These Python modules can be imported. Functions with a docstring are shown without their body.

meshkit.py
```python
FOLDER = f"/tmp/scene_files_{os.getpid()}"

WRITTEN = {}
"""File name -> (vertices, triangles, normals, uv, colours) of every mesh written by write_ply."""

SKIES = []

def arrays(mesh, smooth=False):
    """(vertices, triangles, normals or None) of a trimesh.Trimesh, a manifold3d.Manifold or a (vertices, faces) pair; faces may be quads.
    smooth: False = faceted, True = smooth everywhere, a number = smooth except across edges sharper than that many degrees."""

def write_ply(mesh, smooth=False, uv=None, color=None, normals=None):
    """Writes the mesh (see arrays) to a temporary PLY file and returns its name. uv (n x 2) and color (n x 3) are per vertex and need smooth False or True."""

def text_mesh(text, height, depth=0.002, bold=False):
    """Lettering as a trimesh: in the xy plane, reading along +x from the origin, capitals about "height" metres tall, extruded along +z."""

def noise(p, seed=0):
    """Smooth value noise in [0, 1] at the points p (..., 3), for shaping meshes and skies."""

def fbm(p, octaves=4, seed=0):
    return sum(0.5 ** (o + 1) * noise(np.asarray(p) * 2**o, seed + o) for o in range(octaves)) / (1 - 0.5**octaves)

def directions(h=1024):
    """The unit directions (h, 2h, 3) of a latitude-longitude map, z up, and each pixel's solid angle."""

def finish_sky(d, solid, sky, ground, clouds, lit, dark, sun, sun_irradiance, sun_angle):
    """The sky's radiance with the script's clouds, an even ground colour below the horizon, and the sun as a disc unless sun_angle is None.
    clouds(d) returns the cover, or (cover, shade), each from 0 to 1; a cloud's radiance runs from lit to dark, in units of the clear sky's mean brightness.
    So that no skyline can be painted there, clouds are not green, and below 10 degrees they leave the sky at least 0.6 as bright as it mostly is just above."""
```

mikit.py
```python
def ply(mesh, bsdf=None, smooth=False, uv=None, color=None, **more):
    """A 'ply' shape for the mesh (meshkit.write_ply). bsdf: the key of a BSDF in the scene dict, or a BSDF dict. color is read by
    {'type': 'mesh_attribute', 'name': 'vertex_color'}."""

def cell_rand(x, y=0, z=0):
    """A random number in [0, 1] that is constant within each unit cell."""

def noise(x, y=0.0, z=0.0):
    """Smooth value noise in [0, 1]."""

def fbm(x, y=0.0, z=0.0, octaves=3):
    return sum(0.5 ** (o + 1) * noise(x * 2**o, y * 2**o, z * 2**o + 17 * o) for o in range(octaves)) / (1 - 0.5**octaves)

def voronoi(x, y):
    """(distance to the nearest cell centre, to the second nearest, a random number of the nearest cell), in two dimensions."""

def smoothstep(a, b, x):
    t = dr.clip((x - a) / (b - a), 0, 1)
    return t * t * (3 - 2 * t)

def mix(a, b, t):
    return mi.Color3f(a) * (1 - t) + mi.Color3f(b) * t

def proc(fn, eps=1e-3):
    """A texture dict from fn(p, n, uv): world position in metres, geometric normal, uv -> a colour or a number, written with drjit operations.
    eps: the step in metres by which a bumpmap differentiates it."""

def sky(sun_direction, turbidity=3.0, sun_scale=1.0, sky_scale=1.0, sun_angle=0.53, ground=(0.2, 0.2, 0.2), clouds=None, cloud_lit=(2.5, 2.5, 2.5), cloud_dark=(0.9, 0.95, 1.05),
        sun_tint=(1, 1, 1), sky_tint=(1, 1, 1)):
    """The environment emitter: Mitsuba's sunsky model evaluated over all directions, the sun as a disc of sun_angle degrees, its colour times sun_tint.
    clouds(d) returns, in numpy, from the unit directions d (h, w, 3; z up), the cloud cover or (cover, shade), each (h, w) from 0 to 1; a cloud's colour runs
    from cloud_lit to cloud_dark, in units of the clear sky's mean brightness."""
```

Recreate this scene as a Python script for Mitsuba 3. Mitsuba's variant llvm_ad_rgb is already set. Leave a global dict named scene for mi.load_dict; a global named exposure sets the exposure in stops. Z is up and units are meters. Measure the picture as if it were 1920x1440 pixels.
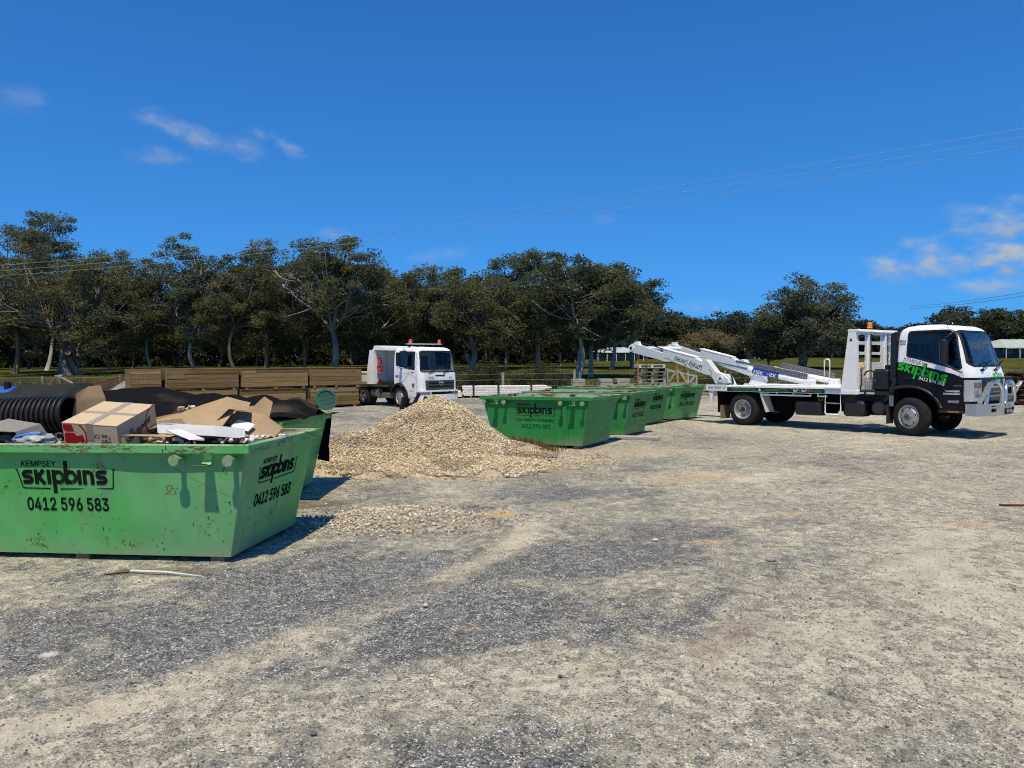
import math, random
import numpy as np, trimesh, drjit as dr, mitsuba as mi
import mikit, meshkit
from manifold3d import Manifold, Mesh as MMesh, CrossSection
from shapely.geometry import LineString, Polygon, Point, box as sbox
from shapely.ops import unary_union
from shapely import affinity
T = mi.ScalarTransform4f
scene, labels = {}, {}
rng = np.random.default_rng(7)

# ------------------------------------------------------------------ camera, sky, exposure
PITCH, ROLL, EYE = math.atan(37 / 1440.0), 0.008, 1.5
fwd = np.array([0, math.cos(PITCH), -math.sin(PITCH)])
upv = np.array([math.sin(ROLL), math.sin(PITCH) * math.cos(ROLL), math.cos(PITCH) * math.cos(ROLL)])
scene['camera'] = {'type': 'perspective', 'fov': 2 * math.degrees(math.atan(960 / 1440.0)), 'fov_axis': 'x', 'near_clip': 0.05, 'far_clip': 3000.0,
                   'to_world': T().look_at(origin=[0, 0, EYE], target=(np.array([0, 0, EYE]) + fwd).tolist(), up=upv.tolist())}
SUN = np.array([-0.05, -0.48, 1.0])


def clouds(d):
    az, el = np.degrees(np.arctan2(d[..., 0], d[..., 1])), np.degrees(np.arcsin(np.clip(d[..., 2], -1, 1)))
    q = np.stack([az * 0.7, el * 1.5 + az * .12, 0 * az], -1)
    n = meshkit.fbm(q, 5, 3)
    n2 = meshkit.fbm(q * 3.1 + 5, 4, 9)
    cover, shade = np.zeros_like(az), np.zeros_like(az)
    for a, e, ra, re, k, rot in ((-22.6, 15.6, 3.0, 0.75, .34, .28), (-19.6, 15.0, 2.4, .8, .28, .2), (-16.2, 15.2, 1.9, .5, .42, .35), (-24.4, 13.9, 1.7, .55, .2, 0),
                                 (27.4, 6.3, 3.0, .95, .6, .05), (28.6, 7.2, 1.8, .8, .4, .1), (32.6, 8.4, 2.8, 1.4, .5, .1), (33.0, 6.5, 3.6, 1.1, .8, 0), (31.6, 4.6, 1.9, .6, .4, 0),
                                 (-5.3, 8.0, 2.4, .5, .14, -.15), (13.9, 4.0, 2.4, .4, .2, 0), (-32.2, 16.3, 1.9, .8, .12, 0), (6.9, 10.6, .8, .5, .12, 0), (-13.5, 9.3, 1.6, .5, .2, 0), (38, 8, 3, 1.2, .7, 0), (60, 11, 8, 2, .5, 0), (-58, 9, 7, 2, .4, 0), (100, 9, 12, 2, .5, 0), (-140, 12, 14, 2.5, .5, 0)):
        x, y = az - a, (el - e)
        u, v = x * math.cos(rot) - y * math.sin(rot), x * math.sin(rot) + y * math.cos(rot)
        g = np.exp(-(u / ra) ** 2 - (v / re) ** 2)
        c = np.clip(g * (0.05 + 2.3 * n * n * (.3 + 1.6 * n2)) - 0.13, 0, 1) * 1.45 * k
        shade = np.where(c > cover, np.clip(.45 - .5 * v / re, 0, 1), shade)
        cover = np.maximum(cover, c)
    return cover, shade * .55


scene['sky'] = mikit.sky(SUN.tolist(), turbidity=3.1, sun_tint=(1.0, 1.0, .92), sky_tint=(.23, .73, 1.25), clouds=clouds, cloud_lit=(1.8, 2.1, 2.45), cloud_dark=(.8, 1.1, 1.5), ground=(.2, .2, .17))
exposure = 1.55


# ------------------------------------------------------------------ small tools
def unit(v):
    v = np.asarray(v, float)
    return v / np.linalg.norm(v)


def frame(o, x, y=None, z=None):
    m = np.eye(4)
    m[:3, 0], m[:3, 3] = x, o
    z = [0, 0, 1] if z is None else z
    m[:3, 1] = np.cross(z, x) if y is None else y
    m[:3, 2] = z
    return m


def xf(mesh, m):
    mesh = mesh.copy()
    mesh.apply_transform(m)
    return mesh


def mv(mesh, x=0, y=0, z=0):
    mesh = mesh.copy()
    mesh.apply_translation([x, y, z])
    return mesh


def cat(*ms):
    out = []
    for m in ms:
        out += list(m) if isinstance(m, (list, tuple)) else [m]
    return trimesh.util.concatenate([trimesh.Trimesh(m.vertices, m.faces, process=False) for m in out])


def bx(x0, x1, y0, y1, z0, z1, ch=0.0):
    x0, x1, y0, y1, z0, z1 = min(x0, x1), max(x0, x1), min(y0, y1), max(y0, y1), min(z0, z1), max(z0, z1)
    if ch <= 0:
        m = trimesh.creation.box((x1 - x0, y1 - y0, z1 - z0))
        return mv(m, (x0 + x1) / 2, (y0 + y1) / 2, (z0 + z1) / 2)
    pts = []
    for X, a in ((x0, 1), (x1, -1)):
        for Y, b in ((y0, 1), (y1, -1)):
            for Z, c in ((z0, 1), (z1, -1)):
                pts += [(X + a * ch, Y + b * ch, Z), (X + a * ch, Y, Z + c * ch), (X, Y + b * ch, Z + c * ch)]
    return trimesh.convex.convex_hull(np.array(pts))


def hull(pts):
    return trimesh.convex.convex_hull(np.asarray(pts, float))


def bar(a, b, w, h=None, up=(0, 0, 1)):
    """A box section from a to b."""
    a, b, h = np.asarray(a, float), np.asarray(b, float), h or w
    z = unit(b - a)
    x = np.cross(up, z)
    x = np.cross((1, 0, 0), z) if np.linalg.norm(x) < 1e-6 else x
    x = unit(x)
    y = np.cross(z, x)
    L = np.linalg.norm(b - a)
    m = bx(-w / 2, w / 2, -h / 2, h / 2, 0, L)
    return xf(m, frame(a, x, y, z))


def tube(pts, r, sides=8, caps=True):
    p = np.asarray(pts, float)
    r = np.broadcast_to(np.asarray(r, float), (len(p),))
    t = np.gradient(p, axis=0)
    t /= np.linalg.norm(t, axis=1, keepdims=True) + 1e-12
    ref = np.array([0, 0, 1.0]) if abs(t[:, 2]).mean() < .8 else np.array([1.0, 0, 0])
    a = np.cross(t, ref)
    a /= np.linalg.norm(a, axis=1, keepdims=True) + 1e-9
    b = np.cross(t, a)
    ang = np.arange(sides) * 2 * np.pi / sides
    v = p[:, None] + r[:, None, None] * (np.cos(ang)[None, :, None] * a[:, None] + np.sin(ang)[None, :, None] * b[:, None])
    n = len(p)
    i, j = np.meshgrid(np.arange(n - 1), np.arange(sides), indexing='ij')
    q = np.stack([i * sides + j, (i + 1) * sides + j, (i + 1) * sides + (j + 1) % sides, i * sides + (j + 1) % sides], -1).reshape(-1, 4)
    f = np.vstack([q[:, [0, 2, 1]], q[:, [0, 3, 2]]])
    v = v.reshape(-1, 3)
    if caps:
        k = np.arange(1, sides - 1)
        f = np.vstack([f, np.stack([0 * k, k, k + 1], 1), (n - 1) * sides + np.stack([0 * k, k + 1, k], 1)])
    return trimesh.Trimesh(v, f, process=False)


def bend(pts, n=24):
    """A smooth curve through the points."""
    from scipy.interpolate import splprep, splev
    p = np.asarray(pts, float)
    tck, _ = splprep(p.T, s=0, k=min(3, len(p) - 1))
    return np.array(splev(np.linspace(0, 1, n), tck)).T


def fillet(pts, r, n=6):
    """A polyline with its corners rounded."""
    p = np.asarray(pts, float)
    out = [p[0]]
    for a, b, c in zip(p[:-2], p[1:-1], p[2:]):
        d0, d1 = min(r, np.linalg.norm(a - b) * .49), min(r, np.linalg.norm(c - b) * .49)
        s, e = b + unit(a - b) * d0, b + unit(c - b) * d1
        t = np.linspace(0, 1, n)[:, None]
        out += list((1 - t) ** 2 * s + 2 * t * (1 - t) * b + t * t * e)
    return np.array(out + [p[-1]])


def cyl(a, b, r, sides=20, r2=None):
    return tube([a, b], [r, r if r2 is None else r2], sides)


def lathe(prof, sides=32):
    """Revolves (radius, height) pairs about z."""
    p = np.asarray(prof, float)
    ang = np.arange(sides) * 2 * np.pi / sides
    v = np.stack([p[:, None, 0] * np.cos(ang), p[:, None, 0] * np.sin(ang), np.broadcast_to(p[:, None, 1], (len(p), sides))], -1).reshape(-1, 3)
    i, j = np.meshgrid(np.arange(len(p) - 1), np.arange(sides), indexing='ij')
    q = np.stack([i * sides + j, i * sides + (j + 1) % sides, (i + 1) * sides + (j + 1) % sides, (i + 1) * sides + j], -1).reshape(-1, 4)
    return trimesh.Trimesh(v, np.vstack([q[:, [0, 1, 2]], q[:, [0, 2, 3]]]), process=False)


def extr(shape, depth):
    """A shapely shape extruded along z."""
    return cat([trimesh.creation.extrude_polygon(g, depth, engine='earcut') for g in getattr(shape, 'geoms', [shape]) if g.area > 1e-9])


UW = np.array([[1, 0, 0, 0], [0, 0, -1, 0], [0, 1, 0, 0], [0, 0, 0, 1.0]])


def prism(poly, v0, v1):
    """A polygon in the (length, height) plane extruded across from v0 to v1."""
    poly = poly if hasattr(poly, 'area') else Polygon(poly)
    return mv(xf(extr(poly, v1 - v0), UW), 0, v1, 0)


def grid(fn, nu, nv):
    u, v = np.meshgrid(np.linspace(0, 1, nu + 1), np.linspace(0, 1, nv + 1), indexing='ij')
    p = fn(u.ravel(), v.ravel())
    i, j = np.meshgrid(np.arange(nu), np.arange(nv), indexing='ij')
    a = (i * (nv + 1) + j).ravel()
    f = np.vstack([np.stack([a, a + nv + 1, a + nv + 2], 1), np.stack([a, a + nv + 2, a + 1], 1)])
    return trimesh.Trimesh(p, f, process=False)


def man(mesh):
    return Manifold(MMesh(np.asarray(mesh.vertices, np.float32), np.asarray(mesh.faces, np.uint32)))


def unman(m):
    q = m.to_mesh()
    return trimesh.Trimesh(np.array(q.vert_properties[:, :3]), np.array(q.tri_verts), process=False)


_used = {}


def numbered(key):
    n = _used.get(key, 0)
    _used[key] = n + 1
    return key if n == 0 else f'{key}_{n:03d}'


def shape(mesh, mat, color=None, smooth=False, uv=None):
    v, f, n = meshkit.arrays(mesh, smooth)
    c = None
    if color is not None:
        c = np.asarray(color(v) if callable(color) else color, float)
        c = np.broadcast_to(c, (len(v), 3)) if c.ndim == 1 else c
    if uv is not None:
        uv = np.broadcast_to(np.asarray(uv, float), (len(v), 2))
    path = meshkit.write_ply((v, f), False, uv, c, normals=n)
    return {'type': 'ply', 'filename': path, 'face_normals': n is None, 'bsdf': {'type': 'ref', 'id': mat}}


class Thing:
    def __init__(self, name, label, cat_, M=None, group=None, kind=None):
        self.key, self.M = numbered(name), np.eye(4) if M is None else M
        labels[self.key] = {'label': label, 'category': cat_}
        if group:
            labels[self.key]['group'] = group
        if kind:
            labels[self.key]['kind'] = kind

    def part(self, name, mesh, mat, color=None, smooth=False, uv=None, under=None, label=None, kind=None, local=True):
        key = numbered((under or self.key) + '__' + name)
        mesh = xf(mesh, self.M) if local else mesh
        scene[key] = shape(mesh, mat, color, smooth, uv)
        if label or kind:
            labels[key] = {k: x for k, x in (('label', label), ('kind', kind)) if x}
        return key


def single(name, mesh, mat, color, label, cat_, smooth=False, uv=None, group=None, kind=None):
    key = numbered(name)
    scene[key] = shape(mesh, mat, color, smooth, uv)
    labels[key] = {'label': label, 'category': cat_}
    if group:
        labels[key]['group'] = group
    if kind:
        labels[key]['kind'] = kind
    return key


# ------------------------------------------------------------------ materials
VC = {'type': 'mesh_attribute', 'name': 'vertex_color'}


def two(b):
    return {'type': 'twosided', 'bsdf': b}


scene['matte'] = two({'type': 'diffuse', 'reflectance': VC})
scene['satin'] = two({'type': 'principled', 'base_color': VC, 'roughness': .45, 'specular': .5})
scene['gloss'] = two({'type': 'principled', 'base_color': VC, 'roughness': .25, 'specular': .5, 'clearcoat': .8, 'clearcoat_gloss': .95})
scene['dark_paint'] = two({'type': 'principled', 'base_color': VC, 'roughness': .3, 'specular': .22})
scene['cloth'] = two({'type': 'principled', 'base_color': VC, 'roughness': .6, 'specular': .25})
scene['metal'] = two({'type': 'principled', 'base_color': VC, 'roughness': .28, 'metallic': 1.0})
scene['worn_metal'] = two({'type': 'principled', 'base_color': VC, 'roughness': .5, 'metallic': .8})
scene['leaf'] = {'type': 'principledthin', 'base_color': VC, 'roughness': .55, 'diff_trans': .9, 'spec_trans': 0.0}
scene['window_glass'] = {'type': 'thindielectric', 'int_ior': 1.28, 'specular_transmittance': {'type': 'rgb', 'value': [.66, .72, .72]}}
scene['dark_glass'] = {'type': 'thindielectric', 'int_ior': 1.35, 'specular_transmittance': {'type': 'rgb', 'value': [.10, .12, .14]}}
N, F, S, MIX = mikit.noise, mikit.fbm, mikit.smoothstep, mikit.mix


def green_paint(base, fade, seed, rustiness):
    def fn(p, n, uv):
        a, b, z = p.x * .8 + p.y * .6 + seed, p.y * .8 - p.x * .6, p.z
        c = MIX(base, fade, S(.35, .75, F(a * 1.3, z * 1.7, b * 1.3, 3)))
        c = c * (.9 + .2 * N(a * 9, z * 5, b * 9))
        c = MIX(c, (.24, .27, .20), .75 * S(.30, .05, z + .12 * N(a * 4, b * 4)) * (.45 + .55 * N(a * 22, z * 6, b * 22)))
        streak = S(.66, .8, N(a * 26, z * 1.6, b * 26)) * S(.5, .7, N(a * 2.1, z * 1.5 + 3, b * 2.1))
        c = MIX(c, (.20, .23, .16), .35 * streak)
        m = F(a * 5 + 7, z * 7, b * 5, 3)
        r = S(.66 - rustiness, .72 - rustiness, m) * S(.50, .60, F(a * 70, z * 90, b * 70, 2))
        c = MIX(c, (.085, .03, .018), .8 * r)
        chip = S(.86, .89, N(a * 55 + 3, z * 42, b * 55)) * S(.5, .62, N(a * 3 + 9, z * 4, b * 3))
        c = MIX(c, (.035, .04, .038), chip)
        k = .12 * N(a * 1.3 + 31, z * 1.7, b * 1.7) + .55 * a + .9 * z
        k2 = .08 * N(a * 1.9 + 3, z * 1.2, b * 1.7) + .8 * a - .35 * z
        on = lambda q, w: S(w, w * .3, dr.abs(q - dr.floor(q) - .5))
        scr = on(k, .004) * S(.56, .62, N(a * 2.3, z * 2.9 + 4, b * 2.3)) + on(k2 * 1.3, .003) * S(.6, .66, N(a * 2.9 + 8, z * 1.9 + 4, b * 2.3))
        c = MIX(c, (.13, .10, .05), .8 * scr)
        rim = S(.845, .86, z) * S(.50, .62, F(a * 5 + 2, b * 5, z * 24, 3)) * S(.42, .58, F(a * 46, b * 46, z * 70, 2))
        c = MIX(c, (.11, .042, .022), .85 * rim)
        scuff = S(.60, .72, F(a * 2.2 + 5, z * 26, b * 2.2, 3)) * S(.52, .66, F(a * 1.1, z * 2.2 + 9, b * 1.1, 2))
        c = MIX(c, (.19, .29, .17), .45 * scuff)
        drip = S(.70, .80, N(a * 17 + 4, z * .7, b * 17)) * S(.2, .8, z) * S(.55, .75, N(a * 1.6 + 2, 3, b * 1.6))
        c = MIX(c, (.12, .075, .035), .45 * drip)
        top = S(.905, .918, z) * S(.35, .6, N(a * 6, b * 6, 1))
        return MIX(c, (.36, .36, .24), .7 * top)
    return fn


scene['green_faded'] = two({'type': 'principled', 'base_color': mikit.proc(green_paint((.080, .385, .098), (.13, .39, .155), 0., .0)), 'roughness': .5, 'specular': .35})
scene['green_deep'] = two({'type': 'principled', 'base_color': mikit.proc(green_paint((.018, .235, .056), (.045, .25, .085), 11., -.01)), 'roughness': .5, 'specular': .35})


def inner(p, n, uv):
    a, z = p.x * .9 + p.y * .7, p.z
    c = MIX((.36, .40, .33), (.50, .50, .44), F(a * 2, p.y * 2, z * 3, 3))
    c = MIX(c, (.20, .085, .045), S(.52, .66, F(a * 3 + 5, p.y * 3, z * 6, 4) + .10 * S(.65, .9, z)))
    return MIX(c, (.09, .04, .025), S(.58, .7, F(a * 9, p.y * 9, z * 16, 3)))


scene['bin_inside'] = two({'type': 'diffuse', 'reflectance': mikit.proc(inner)})


def wood(p, n, uv):
    s = uv.x * 37.0
    a, b, z = p.x * .79 + p.y * .61, p.y * .79 - p.x * .61, p.z
    tone = MIX((.16, .105, .046), (.29, .205, .10), uv.y)
    g = F(a * 1.6 + s, z * 46 + s * 3 + b * 30, s, 3)
    c = tone * (.6 + .8 * g)
    k = N(a * 3.2 + s * 2, z * 11 + s, b * 3)
    c = MIX(c, (.10, .058, .022), .7 * S(.86, .92, k))
    return MIX(c, (.23, .21, .16), .45 * S(.5, .75, F(a * .9 + s * 5, z * 3, s, 3)))


scene['timber'] = two({'type': 'diffuse', 'reflectance': mikit.proc(wood)})


def seg(p, a, b):
    ax, ay, dx, dy = a[0], a[1], b[0] - a[0], b[1] - a[1]
    t = dr.clip(((p.x - ax) * dx + (p.y - ay) * dy) / (dx * dx + dy * dy), 0, 1)
    return dr.sqrt(dr.square(p.x - ax - t * dx) + dr.square(p.y - ay - t * dy))


def line(p, pts):
    d = seg(p, pts[0], pts[1])
    for a, b in zip(pts[1:-1], pts[2:]):
        d = dr.minimum(d, seg(p, a, b))
    return d


def blob(p, x, y, rx, ry, rot=0., k=.5):
    c, s = math.cos(rot), math.sin(rot)
    u, v = ((p.x - x) * c + (p.y - y) * s) / rx, ((p.y - y) * c - (p.x - x) * s) / ry
    r = dr.sqrt(u * u + v * v) + k * (F(p.x * 5 / (rx + ry), p.y * 5 / (rx + ry), x, 3) - .5) * 2
    return S(1.15, .7, r)


TRACK = [(-3.2, 2.75), (-2.2, 3.02), (-1.58, 3.55), (-1.1, 4.34), (-.59, 5.16), (.0, 6.35), (.2, 7.2)]
TRACK2 = [(-2.5, 2.75), (-.9, 3.35), (.0, 3.62), (.9, 3.7), (2.4, 4.6), (3.6, 6.4)]


def yard(p, n, uv):
    dist = p.y
    v1 = mikit.voronoi(p.x * 96, p.y * 96)
    v2 = mikit.voronoi(p.x * 44 + 9, p.y * 44)
    v3 = mikit.voronoi(p.x * 21 + 5, p.y * 19 + 3)
    big = F(p.x * .30 + 3, p.y * .22, 0, 4)
    mid = F(p.x * 1.3, p.y * 1.0 + 8, 0, 4)
    fine = F(p.x * 7, p.y * 7, 2, 3)
    t, t2 = v1[2], mikit.cell_rand(v1[2] * 9171., v2[2] * 77., 3.)
    gap = S(.02, .22, v1[1] - v1[0])
    # crusher stone: blue grey chips among paler ones, of three sizes
    stone = MIX((.062, .071, .080), (.255, .268, .272), t)
    stone = MIX(stone, (.50, .485, .43), S(.78, .95, t2))
    stone = MIX(stone, MIX((.055, .06, .066), (.62, .60, .53), S(.3, .8, t2)), S(.72, .8, v2[2]) * S(.48, .34, v2[0]))
    stone = stone * (.42 + .58 * gap) * (.70 + .60 * v3[2])
    pale = MIX((.118, .117, .098), (.67, .645, .525), t2 * .7 + .3 * v2[2])
    pale = MIX(pale, (.13, .135, .14), S(.80, .9, v2[2]) * S(.45, .3, v2[0]))
    pale = pale * (.58 + .42 * gap) * (.74 + .52 * v3[2])
    dust = MIX((.42, .395, .30), (.52, .495, .40), mid) * (.78 + .22 * fine + .22 * t2)
    right = S(-.6, 2.6, p.x - .12 * p.y) * .20
    far = S(8., 16., p.y) * .12
    a = big * 1.2 + mid * 1.15 + .85 * (fine - .5) + .30 * (v3[2] - .5) + .28 * (F(p.x * 3.1 + 4, p.y * 2.6, 9, 3) - .5) + right + far - 1.03
    trk = S(.21, .05, line(p, TRACK) + .14 * (mid - .5) + .05 * (fine - .5))
    a = a + .80 * trk * S(.2, .5, mid + .25 * fine)
    a = a + .34 * S(.5, .05, line(p, TRACK2) + .3 * (mid - .5))
    a = a - .52 * blob(p, -1.2, 5.4, 1.7, .8, .15, 1.0) - .45 * blob(p, 1.35, 6.9, .95, .36, .0, .9) - .48 * blob(p, .3, 4.6, 1.1, .55, .3, .9) - .3 * blob(p, -2.0, 4.3, 1.2, .5, .2, .9) - .3 * blob(p, .6, 6.0, 1.0, .6, .2, .9) - .25 * blob(p, .1, 2.9, .6, .25, .1) - .35 * blob(p, 2.55, 7.2, .4, .3) - .34 * blob(p, .5, 8.9, .8, .35) - .2 * blob(p, -2.6, 4.5, .9, .35, .1)
    a = a + .35 * blob(p, 2.8, 10.2, 1.5, .6, .25) + .25 * blob(p, -3.4, 5.3, 1.6, .28)
    a = a - .25 * S(-4., -9., p.x + .2 * p.y) * S(9., 16., p.y)
    c = MIX(stone, pale, S(-.19, .19, a + .05 - .55 * (t2 - .5) - .3 * (v2[2] - .5) - .25 * (v3[2] - .5)))
    c = MIX(c, dust, .72 * S(.28, .85, a + .3 * (t - .5) + .2 * (v3[2] - .5)))
    c = MIX(c, (.47, .435, .33), .42 * trk * S(.2, .6, t2 * .6 + mid * .5))
    # wheel marks pressed in the dust
    tread = dr.sin(p.x * 9 - p.y * 62 + 3 * mid) * S(.25, .05, line(p, [(-.9, 3.4), (.0, 3.62), (.6, 3.68)]))
    c = c * (1 + .10 * tread)
    # long faint wheel streaks
    e1, e2 = p.x * .82 + p.y * .57, p.y * .82 - p.x * .57
    st = F(e1 * .5, e2 * 7.5, 3, 3) + .6 * F(p.x * 6.5 + p.y * .8, p.y * .5, 7, 3)
    c = c * (.80 + .26 * st) * (.92 + .16 * N(p.x * 9, p.y * 8, 4))
    sand = dr.maximum(blob(p, -.2, 7.7, .27, .16, .35, .35), .4 * dr.maximum(blob(p, .55, 8.3, .13, .1), blob(p, 1.2, 8.05, .15, .08)))
    sand = dr.maximum(sand, .35 * dr.maximum(blob(p, 1.62, 6.45, .2, .1), blob(p, 2.75, 7.65, .16, .07)))
    sand = dr.maximum(sand, .5 * dr.maximum(blob(p, 2.5, 10.0, .8, .3, .3, .8), blob(p, 4.2, 7.0, .25, .12)))
    sand = dr.maximum(sand, .22 * dr.maximum(blob(p, .42, 3.75, .1, .07), blob(p, -.27, 4.35, .10, .06)))
    c = MIX(c, mi.Color3f(.50, .365, .19) * (.85 + .3 * fine), sand * .85)
    c = MIX(c, (.62, .62, .60), .85 * blob(p, -2.62, 3.95, .22, .10, .5, .7) * S(.35, .55, fine))
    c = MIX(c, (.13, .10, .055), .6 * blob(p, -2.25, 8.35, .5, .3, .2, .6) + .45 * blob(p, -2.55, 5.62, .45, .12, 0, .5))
    c = MIX(c, (.25, .19, .15), .4 * blob(p, 1.15, 4.15, .5, .14, 1.0, .8))
    heap = S(3.1, 1.6, dr.sqrt(dr.square(p.x + .9) + dr.square(p.y - 12.2))) * .7 + .6 * S(1.6, .3, dr.abs(p.y - 12.6 - .1 * p.x)) * S(6., 2., p.x) * S(-1., 0., p.x)
    w = mikit.voronoi(p.x * 30, p.y * 30)
    c = MIX(c, MIX((.30, .24, .15), (.62, .55, .40), w[2]), dr.clip(heap, 0, 1) * S(.35, .6, N(p.x * 3, p.y * 3) * .6 + w[2] * .6))
    return c


def yard_bump(p, n, uv):
    v1 = mikit.voronoi(p.x * 96, p.y * 96)
    return .0035 * S(.6, .0, v1[0]) * v1[2] + .006 * F(p.x * 14, p.y * 14, 0, 3)


scene['yard_stone'] = {'type': 'bumpmap', 'nested': two({'type': 'diffuse', 'reflectance': mikit.proc(yard)}), 'arbitrary': mikit.proc(yard_bump, .002), 'scale': 1.0}


def field(p, n, uv):
    c = MIX((.045, .060, .014), (.085, .095, .026), F(p.x * .25, p.y * .25, 0, 4))
    c = MIX(c, (.14, .12, .05), .5 * S(.5, .7, F(p.x * .9 + 4, p.y * .35, 1, 4)))
    c = c * (.7 + .6 * F(p.x * 6, p.y * 3, 2, 3))
    return MIX(c, (.20, .165, .095), .8 * S(40., 34.5, p.y + 2 * N(p.x * .8, p.y)))


scene['field_grass'] = two({'type': 'diffuse', 'reflectance': mikit.proc(field)})


# ------------------------------------------------------------------ the ground
def land(x, y):
    x, y = np.asarray(x, float), np.asarray(y, float)
    a = np.clip(y - 38, 0, 42)
    return .03 * a * a / (a + 4) + .012 * np.clip(y - 80, 0, 220) + np.where(y < 36, 0, 0)


def pile_h(x, y):
    """The loose stone heap."""
    w = meshkit.fbm(np.stack([x * 1.3, y * 1.3, 0 * x], -1), 3, 4)
    r = np.hypot((x + 1.22) * (1 + .12 * np.sign(x + 1.22)), (y - 12.5) * 1.0) + (w - .5) * .45
    h = np.clip(1.06 - .60 * r, 0, None)
    h = np.where(h > .82, .82 + (h - .82) * .75, h)
    r2 = np.hypot((x + 2.3) * .85, y - 11.9) + (w - .5) * .4
    h = np.maximum(h, np.clip(.50 - .33 * r2, 0, None))
    r3 = np.hypot((x + 1.1) * .62, y - 11.3) + (w - .5) * .5
    h = np.maximum(h, np.clip(.24 - .19 * r3, 0, None))
    r4 = np.hypot((x + .45) * .85, y - 13.0) + (w - .5) * .5
    h = np.maximum(h, np.clip(.30 - .27 * r4, 0, None))
    return h


def mound_h(x, y):
    w = meshkit.fbm(np.stack([x * 4, y * 4, 0 * x], -1), 3, 8)
    return np.clip(.14 - .22 * np.hypot((x + 1.08) * .8, (y - 7.45) * 1.25) + (w - .5) * .05, 0, None)


def spaced(a, b, n, near, k):
    """n+1 values from a to b, denser by k near the value near."""
    t = np.linspace(np.arcsinh((a - near) * k), np.arcsinh((b - near) * k), n + 1)
    return near + np.sinh(t) / k


def sheet(xs, ys, fn):
    X, Y = np.meshgrid(xs, ys, indexing='ij')
    v = np.stack([X.ravel(), Y.ravel(), fn(X.ravel(), Y.ravel())], 1)
    n = len(ys)
    i, j = np.meshgrid(np.arange(len(xs) - 1), np.arange(n - 1), indexing='ij')
    a = (i * n + j).ravel()
    return trimesh.Trimesh(v, np.vstack([np.stack([a, a + n, a + n + 1], 1), np.stack([a, a + n + 1, a + 1], 1)]), process=False)


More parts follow.
